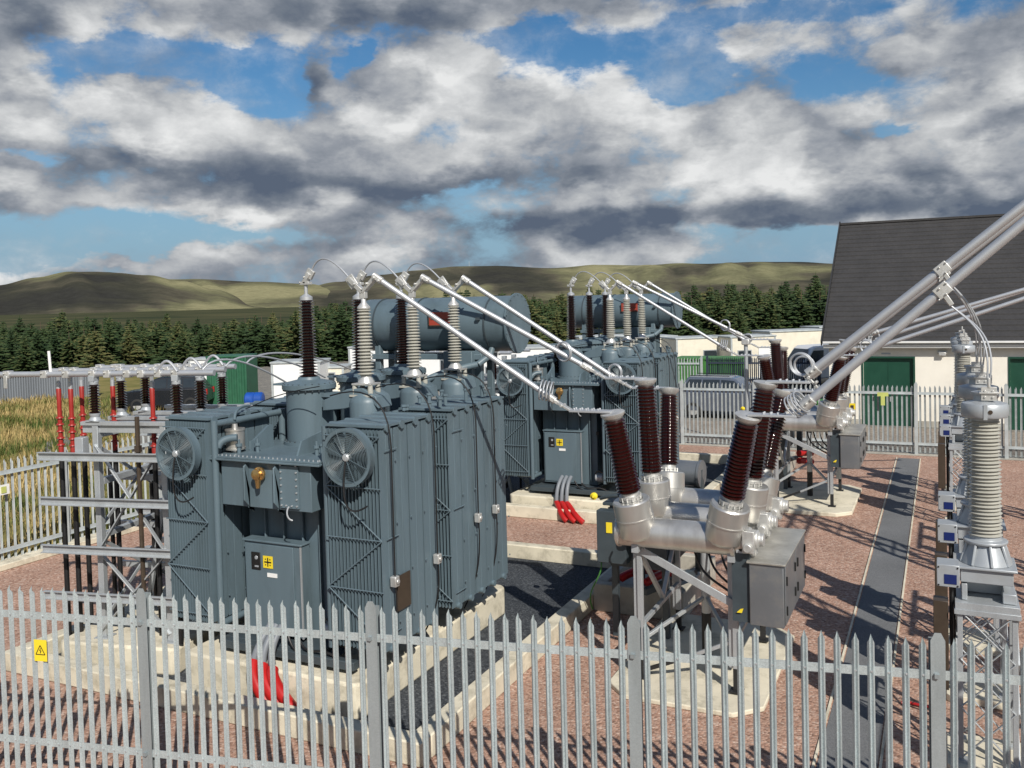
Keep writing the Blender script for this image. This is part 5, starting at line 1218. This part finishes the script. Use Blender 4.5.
# ------------------------------------------------------------------ off-frame gantry whose shadows cross the path
def tower(T, x, y, H, w=0.55):
    m = MB(); hw = w/2
    for sx in (-1, 1):
        for sy in (-1, 1): m.beam((x+sx*hw, y+sy*hw, 0), (x+sx*hw*0.8, y+sy*hw*0.8, H), 0.08)
    n = int(H/0.7)
    for i in range(n):
        z0 = H*i/n; z1 = H*(i+1)/n; s = 1 if i % 2 else -1
        for sy in (-1, 1): m.beam((x-s*hw, y+sy*hw, z0), (x+s*hw, y+sy*hw, z1), 0.05)
        for sx in (-1, 1): m.beam((x+sx*hw, y-s*hw, z0), (x+sx*hw, y+s*hw, z1), 0.05)
    m.build('column', M['galv'], T)
G = thing('lattice_gantry', 'tall galvanised lattice gantry carrying the rising tubes at the right', 'gantry', (3.5, 12, 0))
tower(G, 3.6, 10.6, 8.6); tower(G, 3.6, 16.2, 8.6)
m = MB(); H = 8.4
for dz in (0, 0.5):
    for dx in (-0.22, 0.22): m.beam((3.6+dx, 10.4, H-dz), (3.6+dx, 16.4, H-dz), 0.07)
for i in range(10):
    y0 = 10.6+0.56*i; s = 1 if i % 2 else -1
    for dx in (-0.22, 0.22): m.beam((3.6+dx, y0, H-0.25-0.25*s), (3.6+dx, y0+0.56, H-0.25+0.25*s), 0.045)
m.build('beam', M['galv'], G)
def support(x, y, label):
    T = thing('isolator_stand', label, 'isolator', (x, y, 0), 'isolator stands beyond the current transformers')
    tower(T, x, y, 2.6, 0.6); m = MB(); m.box(x-0.15, x+0.15, y-1.1, y+1.1, 2.6, 2.75); m.build('cross_beam', M['galv'], T)
    for dy in (-0.9, 0, 0.9): ins((x, y+dy, 2.75), (x, y+dy, 4.1), 16, 0.07, 0.13, seg=14).build('insulator', M['greyins'], T)
    m = MB(); m.cyl((x, y-1.2, 4.2), (x, y+1.2, 4.2), 0.045, seg=10); m.build('contact_arm', M['alu'], T)
for i, (x, y) in enumerate(((2.9, 7.6), (3.1, 13.2), (3.1, 18.6), (3.4, 23.5))): support(x, y, 'grey isolator on a lattice stand, number %d from the front beyond the right edge' % (i+1) if False else ['grey isolator on lattice stand outside the right edge, by the foreground fence', 'grey isolator on lattice stand outside the right edge, under the gantry', 'grey isolator on lattice stand outside the right edge, behind the gantry', 'grey isolator on lattice stand outside the right edge, beside the fourth current transformer'][i])

# ------------------------------------------------------------------ GRASS
HC, HS = math.cos(rad(25.6)), math.sin(rad(25.6))
rg = random.Random(11); m = MB()
def tuft(x, y, h, n):
    for _ in range(n):
        a = rg.uniform(0, 6.283); l = rg.uniform(0.15, 0.75)*h; w = rg.uniform(0.008, 0.02)*(1+0.025*abs(y)); hh = h*rg.uniform(0.6, 1.1)
        bx, by = x+rg.uniform(-0.15, 0.15), y+rg.uniform(-0.15, 0.15); ca, sa = math.cos(a), math.sin(a); px_, py_ = -sa*w, ca*w
        m.add([(bx-px_, by-py_, -0.02), (bx+px_, by+py_, -0.02), (bx+ca*l*0.4+px_*0.6, by+sa*l*0.4+py_*0.6, hh*0.6), (bx+ca*l*0.4-px_*0.6, by+sa*l*0.4-py_*0.6, hh*0.6), (bx+ca*l, by+sa*l, hh)], [(0, 1, 2, 3), (3, 2, 4)])
for i in range(13000):
    u = rg.random(); y = 8+44*u**0.8; x = -19.3-rg.random()**1.1*(14+y*0.9)
    cX = x*HC+y*HS; cZ = -x*HS+y*HC; gp = 512+900*cX/cZ
    if y > 39 or (gp > 128 and rg.random() < 0.85): continue
    tuft(x, y, rg.uniform(0.25, 0.60), 6)
go = m.build('grass', M['grassblade'], smooth=False); tag(go, 'tall straw coloured and green moorland grass beyond the left fence', 'grass', kind='stuff')

def lerp_tab(tab, x):
    if x <= tab[0][0]: return tab[0][1]
    for (a, va), (b, vb) in zip(tab, tab[1:]):
        if x <= b: t = (x-a)/(b-a); t = t*t*(3-2*t); return va+(vb-va)*t
    return tab[-1][1]
# ------------------------------------------------------------------ CONIFERS
def conifer_mesh(seed, H=5.5, R=1.75):
    r = random.Random(seed); m = MB(); lev = int(H*4.2)
    for i in range(lev):
        f = i/lev; z = 0.25+(H-0.25)*f; rad_ = R*(1+0.22*math.sin(seed*2.1+f*9))*(1-f)**0.62*(0.55+0.45*min(1, (1-f)*3))*r.uniform(0.85, 1.12)+0.05; nb = max(5, int(13*(1-f*0.5)))
        for k in range(nb):
            a = 2*math.pi*(k+r.random())/nb; L = rad_*r.uniform(0.55, 1.3); ca, sa = math.cos(a), math.sin(a); dr = r.uniform(-0.05, 0.22)*L
            for q in range(5):
                t0 = q/5*0.9+0.1; w = (0.12+0.24*L*0.45)*(1.1-t0)+0.05
                cx = ca*L*t0; cy = sa*L*t0; cz = z-dr*t0+0.1*L*t0*t0
                tl = 0.26*L+0.07; tw = r.uniform(-0.8, 0.8); dz = r.uniform(-0.12, 0.06)
                ex = cx+ca*tl+(-sa)*tw*w; ey = cy+sa*tl+ca*tw*w
                m.add([(cx-sa*w, cy+ca*w, cz-0.06+r.uniform(-0.06, 0.03)), (cx+sa*w, cy-ca*w, cz-0.06+r.uniform(-0.06, 0.03)), (ex, ey, cz+dz), (cx+ca*0.03, cy+sa*0.03, cz+0.09)],
                      [(0, 3, 2), (3, 1, 2)])
    for q in range(3): m.add([(0.02*q, 0, H-0.25), (-0.03, 0.03, H-0.25), (r.uniform(-0.03, 0.03), 0, H+0.3)], [(0, 1, 2)])
    return m
TREES = []
for s in range(9):
    T = thing('spruce_tree', '', 'tree', (0, 0, 0), 'spruce trees in the belt before the hills'); T['_o'] = (0, 0, 0)
    MB().cyl((0, 0, -0.3), (0, 0, 5.3), 0.10, 0.015, 7).build('trunk', M['bark'], T)
    conifer_mesh(s+1, 5.5*(1, 1, 0.9, 1, 1.1, 0.8, 1, 0.95, 1.05)[s], (1.75, 1.5, 2.1, 1.7, 1.6, 2.2, 1.9, 1.4, 2.0)[s]).build('crown', M['spruce'], T, smooth=False); TREES.append(T)
rt_ = random.Random(5); nt_ = 0; used = [False]*9
lab = 'dark green conifer in the long tree belt below the hills'
for row in range(5):
    px = -70.0+row*5
    while px < 880:
        Z = (78+row*6)+(px/1024)*34+rt_.uniform(-2.5, 2.5); x, y = dirpt(px, Z)
        kind = rt_.randrange(9); hs = (lerp_tab([(0, .80), (110, .79), (205, .70), (250, .78), (320, .95), (450, 1.0), (640, 1.05), (830, 1.12)], px)+0.02*row-0.03)*rt_.choice((0.78, 0.92, 1.0, 1.04, 1.12))*rt_.uniform(0.95, 1.05)
        T = TREES[kind] if not used[kind] else copy_tree(TREES[kind]); used[kind] = True
        T.location = (x, y, 0); T.scale = (hs*rt_.uniform(0.95, 1.45), hs*rt_.uniform(0.95, 1.45), hs); T.rotation_euler.z = rt_.uniform(0, 6.28); T['label'] = lab; nt_ += 1
        px += rt_.uniform(9, 19)
# understory forest floor beyond the belt reads dark: more trees only where gaps

# ------------------------------------------------------------------ HILLS
from mathutils import noise as mn
HC, HS = math.cos(rad(25.6)), math.sin(rad(25.6))
def hz(px): return 300-0.0262*(px-512)
# skyline tables (bearing column, image row) converted to real elevation angles
ridge_left = [(-700, 300), (-300, 304), (-100, 297), (0, 288), (40, 280), (75, 274.5), (110, 275), (150, 278), (185, 284), (215, 292), (260, 306), (300, 318), (420, 330), (700, 340), (1500, 330)]
ridge_mid = [(-700, 310), (-300, 310), (60, 300), (110, 290), (150, 281.5), (200, 281.5), (260, 284), (310, 286), (345, 292), (400, 300), (520, 306), (800, 310), (1500, 320)]
ridge_right = [(-700, 350), (100, 340), (200, 322), (240, 310), (270, 300), (300, 292), (340, 284), (380, 277), (420, 272.5), (460, 268.5), (500, 268), (550, 270.5), (600, 267), (640, 267.5), (700, 266), (760, 264), (800, 264), (840, 266), (950, 270), (1100, 280), (1300, 290), (1800, 300)]
def hills_sheet(name, ridge, D, depth, seed, cloud_shade):
    na, nr = 420, 60; vs = []; fs = []; he = []
    pxs = [-700+(2300)*i/(na-1) for i in range(na)]
    for i, px in enumerate(pxs):
        t = (px-512)/900; dirx = t*HC-HS; diry = t*HS+HC
        top = max(0.0, (hz(px)-lerp_tab(ridge, px))/900*D+5.6+12)
        for j in range(nr):
            f = j/(nr-1); Z = D-depth*(1-f)*1.0 if f < 1 else D
            Z = D-depth+(depth*1.6)*f
            g = min(1.0, f*1.6); prof = g*g*(3-2*g) if f*1.6 < 1 else 1-0.6*((f-0.625)/0.375)**1.5
            x = dirx*Z; y = diry*Z
            q = V((x*0.0011+seed, y*0.0011, seed*0.3)); nz = mn.fractal(q, 1.0, 2.1, 6)
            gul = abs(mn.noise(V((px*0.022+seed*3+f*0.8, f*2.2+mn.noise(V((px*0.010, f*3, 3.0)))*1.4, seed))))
            mid = math.sin(math.pi*min(1, f*1.6)) if f*1.6 < 1 else 0
            h = top*prof*(1-0.30*mid*(0.5-gul*1.3))+nz*top*0.16*mid-25*(1-g)
            vs.append((x, y, h)); he.append(cloud_shade(px, g)+0.26*(0.30-gul)+0.38*mn.noise(V((px*0.011, g*2.5, seed+5))))  # first term paints cloud-shadowed and sunlit stretches, the rest varies the heather
    for i in range(na-1):
        for j in range(nr-1): a = i*nr+j; fs.append((a, a+nr, a+nr+1, a+1))
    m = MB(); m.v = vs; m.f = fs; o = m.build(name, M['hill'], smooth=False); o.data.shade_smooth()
    at = o.data.attributes.new('heather_shade', 'FLOAT', 'POINT')
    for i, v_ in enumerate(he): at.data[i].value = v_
    return tag(o, kind='structure')
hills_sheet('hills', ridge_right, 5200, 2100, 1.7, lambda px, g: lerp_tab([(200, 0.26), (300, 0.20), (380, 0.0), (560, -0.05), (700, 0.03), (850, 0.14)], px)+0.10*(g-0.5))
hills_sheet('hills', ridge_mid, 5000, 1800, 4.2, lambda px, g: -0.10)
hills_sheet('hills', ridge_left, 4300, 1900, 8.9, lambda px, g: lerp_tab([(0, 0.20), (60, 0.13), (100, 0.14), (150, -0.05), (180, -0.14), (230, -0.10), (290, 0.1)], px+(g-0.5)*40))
# mast on the far hill
p = dirpt(471, 5150); q = MB(); q.cyl((p[0], p[1], 150), (p[0], p[1], 232), 2.2, 0.9, 6); tag(q.build('radio_mast', M['galv_far'], origin=(p[0], p[1], 150)), 'thin radio mast on the skyline of the far hill', 'mast')

# ------------------------------------------------------------------ SKY
EL = 39.0; AZ = 44.0
w = bpy.data.worlds.new('World'); scene.world = w; w.use_nodes = True; nt = w.node_tree; nt.nodes.clear()
def N(t, **k):
    n = nt.nodes.new(t)
    for a, b in k.items():
        if a in n.inputs.keys(): n.inputs[a].default_value = b
        else: setattr(n, a, b)
    return n
def lk(a, b): nt.links.new(a, b)
def MA(op, a, b=None, c=None, clamp=False):
    n = nt.nodes.new('ShaderNodeMath'); n.operation = op; n.use_clamp = clamp
    for i, q in enumerate((a, b, c)):
        if q is None: continue
        if isinstance(q, (int, float)): n.inputs[i].default_value = q
        else: lk(q, n.inputs[i])
    return n.outputs[0]
sky = N('ShaderNodeTexSky', sky_type='NISHITA', sun_disc=False, sun_elevation=rad(EL), sun_rotation=rad(180-AZ), altitude=250, air_density=1.0, dust_density=0.6, ozone_density=1.6)
tc = N('ShaderNodeTexCoord'); dirv = tc.outputs['Generated']
sep = N('ShaderNodeSeparateXYZ'); lk(dirv, sep.inputs[0]); X, Y, Z = sep.outputs
fw = MA('ADD', MA('MULTIPLY', X, -HS), MA('MULTIPLY', Y, HC)); rt2 = MA('ADD', MA('MULTIPLY', X, HC), MA('MULTIPLY', Y, HS))
az = MA('ARCTAN2', rt2, fw); el = MA('ARCSINE', Z)
# warped position for placing cloud masses
def noise3(scale, detail, rough, off=(0, 0, 0), zs=2.2, dist=0.0):
    mp = N('ShaderNodeMapping'); mp.inputs['Location'].default_value = off; mp.inputs['Scale'].default_value = (1, 1, zs)
    lk(dirv, mp.inputs[0]); n = N('ShaderNodeTexNoise', Scale=scale, Detail=detail, Roughness=rough, Distortion=dist); lk(mp.outputs[0], n.inputs['Vector']); return n
wn = noise3(8, 5, 0.6, (5, 1, 2)); ws = N('ShaderNodeSeparateColor'); lk(wn.outputs['Color'], ws.inputs[0])
azw = MA('ADD', az, MA('MULTIPLY', MA('SUBTRACT', ws.outputs[0], 0.5), 0.13)); elw = MA('ADD', el, MA('MULTIPLY', MA('SUBTRACT', ws.outputs[1], 0.5), 0.075))
cv = N('ShaderNodeCombineXYZ'); lk(azw, cv.inputs[0]); lk(elw, cv.inputs[1])
masses = [(400,160,240,26,.35,.04),(120,205,140,14,.4,0),(262,98,66,17,-1.2,0),(190,58,110,13,-.85,0),(287,68,26,26,-1.0,0),(545,45,70,20,-1.0,0),(690,84,50,18,-1.3,0),(630,56,60,15,-.9,0),(838,72,34,16,-.9,0),(20,248,90,18,-1.4,0),(140,234,120,7,-.8,0),
 (812,247,52,15,-1.3,0),(470,190,26,8,-.5,0),(905,128,20,9,-.7,0),(35,163,24,7,-.8,0),(374,62,10,14,-.8,0),(760,16,90,12,-.6,0),
 (45,110,80,26,.5,.36),(150,98,80,15,.3,.16),(215,132,90,22,.5,.40),(12,186,54,14,.4,.32),(110,163,120,12,.4,-.20),(260,188,160,18,.45,-.40),(240,212,54,8,.35,.42),(334,200,32,10,.3,.5),
 (330,86,22,32,.7,-.5),(440,74,70,30,.5,.28),(600,100,85,32,.5,.36),(760,132,140,34,.5,.32),(740,174,150,12,.4,.26),(440,186,110,16,.45,-.36),(790,216,260,18,.6,-.55),(560,222,140,12,.35,-.36),
 (985,112,38,32,.5,.32),(930,50,120,26,.5,-.12),(990,200,90,30,.5,-.42),(400,10,240,20,.7,-.25),(10,30,60,46,.6,-.34),(120,265,55,8,.8,.36),(225,263,50,12,.8,.3),(352,264,24,13,.9,.45),(560,256,200,9,.3,.05),(420,244,150,8,.2,-.1)]
acc = None
for (px, py, sx, sy, wc, wt) in masses:
    a0 = math.atan((px-512)/900); e0 = math.atan((hz(px)-py)/900*math.cos(a0)); kx, ky = 900/sx, 900/sy
    s2 = N('ShaderNodeVectorMath', operation='MULTIPLY_ADD'); lk(cv.outputs[0], s2.inputs[0]); s2.inputs[1].default_value = (kx, ky, 0); s2.inputs[2].default_value = (-a0*kx, -e0*ky, 0)
    s3 = N('ShaderNodeVectorMath', operation='DOT_PRODUCT'); lk(s2.outputs[0], s3.inputs[0]); lk(s2.outputs[0], s3.inputs[1])
    g = MA('POWER', 0.36788, s3.outputs['Value'])
    s4 = N('ShaderNodeVectorMath', operation='MULTIPLY_ADD'); lk(g, s4.inputs[0]); s4.inputs[1].default_value = (wc*(0.95 if wc < 0 else 0.85), wt*0.84, 0)
    if acc is None: s4.inputs[2].default_value = (1.06, 0.59, 0)
    else: lk(acc, s4.inputs[2])
    acc = s4.outputs[0]
sp2 = N('ShaderNodeSeparateXYZ'); lk(acc, sp2.inputs[0]); cover, tone = sp2.outputs[0], sp2.outputs[1]
n1 = noise3(5.5, 4, 0.55, (0.3, 0.1, 0.0), 1.7, 0.1)
def puff(off, sc=7.0):
    mp = N('ShaderNodeMapping'); mp.inputs['Location'].default_value = off; mp.inputs['Scale'].default_value = (1, 1, 1.45)
    ad = N('ShaderNodeVectorMath', operation='ADD'); sw = N('ShaderNodeVectorMath', operation='SCALE'); lk(wn.outputs['Color'], sw.inputs[0]); sw.inputs['Scale'].default_value = 0.10
    lk(dirv, ad.inputs[0]); lk(sw.outputs[0], ad.inputs[1]); lk(ad.outputs[0], mp.inputs[0])
    v = N('ShaderNodeTexVoronoi', feature='F1', Scale=sc, Detail=1.0, Roughness=0.5, Lacunarity=2.3); lk(mp.outputs[0], v.inputs['Vector']); return v.outputs['Distance']
pf1 = puff((0, 0, 0)); pf2 = puff((-0.004, 0.006, -0.042))
nb = noise3(22.0, 6, 0.66, (1, 2, 3), 1.5, 0.2)
dens_in = MA('ADD', cover, MA('ADD', MA('MULTIPLY', MA('SUBTRACT', n1.outputs['Fac'], 0.5), 1.6), MA('ADD', MA('MULTIPLY', MA('SUBTRACT', 0.42, pf1), 0.7), MA('MULTIPLY', MA('SUBTRACT', nb.outputs['Fac'], 0.5), 0.95))))
mr = N('ShaderNodeMapRange', interpolation_type='SMOOTHSTEP'); mr.inputs[1].default_value = 0.44; mr.inputs[2].default_value = 0.92; lk(dens_in, mr.inputs[0])
vl = N('ShaderNodeMapRange', interpolation_type='SMOOTHSTEP'); vl.inputs[1].default_value = 0.42; vl.inputs[2].default_value = 0.78; vl.inputs[4].default_value = 0.6; lk(MA('ADD', MA('MULTIPLY', nb.outputs['Fac'], 0.45), MA('MULTIPLY', n1.outputs['Fac'], 0.6)), vl.inputs[0])
clr = N('ShaderNodeMapRange', interpolation_type='SMOOTHSTEP'); clr.inputs[1].default_value = 0.40; clr.inputs[2].default_value = 0.62; clr.inputs[3].default_value = 1.0; clr.inputs[4].default_value = 0.12; lk(Z, clr.inputs[0])  # cloud thinned overhead, out of view, to lower the ambient light
dens = MA('MULTIPLY', MA('MAXIMUM', mr.outputs[0], vl.outputs[0]), clr.outputs[0])
relief = MA('MULTIPLY', MA('SUBTRACT', pf2, pf1), 0.85)
t_all = MA('ADD', MA('ADD', tone, relief), MA('ADD', MA('MULTIPLY', MA('SUBTRACT', n1.outputs['Fac'], 0.5), 0.22), MA('MULTIPLY', MA('SUBTRACT', nb.outputs['Fac'], 0.5), 0.62)))
thick = MA('MULTIPLY', MA('SUBTRACT', dens_in, 0.9), -0.12)
t_all = MA('ADD', t_all, thick, None)
cr = N('ShaderNodeValToRGB'); e = cr.color_ramp.elements
e[0].position = 0.08; e[0].color = (1.2, 1.55, 2.2, 1); e[1].position = 1.0; e[1].color = (9.6, 9.7, 9.7, 1)
for pos, colr in ((0.30, (2.1, 2.45, 3.0)), (0.5, (3.6, 3.9, 4.4)), (0.72, (6.0, 6.2, 6.4))):
    k = e.new(pos); k.color = (*colr, 1)
lk(t_all, cr.inputs[0])
# saturated blue between clouds (clear polar air)
hs = N('ShaderNodeHueSaturation'); hs.inputs['Saturation'].default_value = 1.36; hs.inputs['Value'].default_value = 1.0
hzf = N('ShaderNodeMapRange', interpolation_type='SMOOTHSTEP'); hzf.inputs[1].default_value = 0.0; hzf.inputs[2].default_value = 0.22; hzf.inputs[3].default_value = 0.85; hzf.inputs[4].default_value = 0.0; lk(Z, hzf.inputs[0])
hzm = N('ShaderNodeMix', data_type='RGBA'); hzm.inputs[7].default_value = (2.9, 4.3, 5.9, 1); lk(hzf.outputs[0], hzm.inputs[0]); lk(sky.outputs[0], hzm.inputs[6]); lk(hzm.outputs[2], hs.inputs['Color'])
mx = N('ShaderNodeMix', data_type='RGBA'); lk(dens, mx.inputs[0]); lk(hs.outputs[0], mx.inputs[6]); lk(cr.outputs[0], mx.inputs[7])
bg = N('ShaderNodeBackground', Strength=0.084); lk(mx.outputs[2], bg.inputs[0]); out = N('ShaderNodeOutputWorld'); lk(bg.outputs[0], out.inputs[0])
try: w.cycles.sampling_method = 'MANUAL'; w.cycles.sample_map_resolution = 512
except Exception: pass

# sun
sl_ = bpy.data.lights.new('sun', 'SUN'); sl_.energy = 5.0; sl_.angle = rad(0.5); sl_.color = (1.0, 0.945, 0.86)
so = bpy.data.objects.new('sun', sl_); C.objects.link(so)
dvec = V((-math.sin(rad(AZ))*math.cos(rad(EL)), math.cos(rad(AZ))*math.cos(rad(EL)), -math.sin(rad(EL))))
so.rotation_euler = dvec.to_track_quat('-Z', 'Y').to_euler(); so.location = (5, -10, 30)

# camera
cam = bpy.data.cameras.new('camera'); co = bpy.data.objects.new('camera', cam); C.objects.link(co)
TH, PI_, RO = rad(25.6), rad(2.0), rad(1.5)
h = V((-math.sin(TH), math.cos(TH), 0)); R0 = V((math.cos(TH), math.sin(TH), 0))
Fw = h*math.cos(PI_)+V((0, 0, -math.sin(PI_))); U0 = h*math.sin(PI_)+V((0, 0, math.cos(PI_)))
R = R0*math.cos(RO)-U0*math.sin(RO); U = R0*math.sin(RO)+U0*math.cos(RO)
co.matrix_world = Matrix(((R.x, U.x, -Fw.x, 0), (R.y, U.y, -Fw.y, 0), (R.z, U.z, -Fw.z, 5.6), (0, 0, 0, 1)))
cam.sensor_width = 36; cam.lens = 900/1024*36; cam.shift_y = -0.0514; cam.clip_end = 20000; cam.clip_start = 0.05
scene.camera = co
for o in bpy.data.objects:
    if '_o' in o.keys(): del o['_o']
scene.view_settings.view_transform = 'Standard'; scene.view_settings.look = 'None'; scene.view_settings.exposure = 0; scene.view_settings.gamma = 1
scene.render.resolution_x = 1024; scene.render.resolution_y = 768
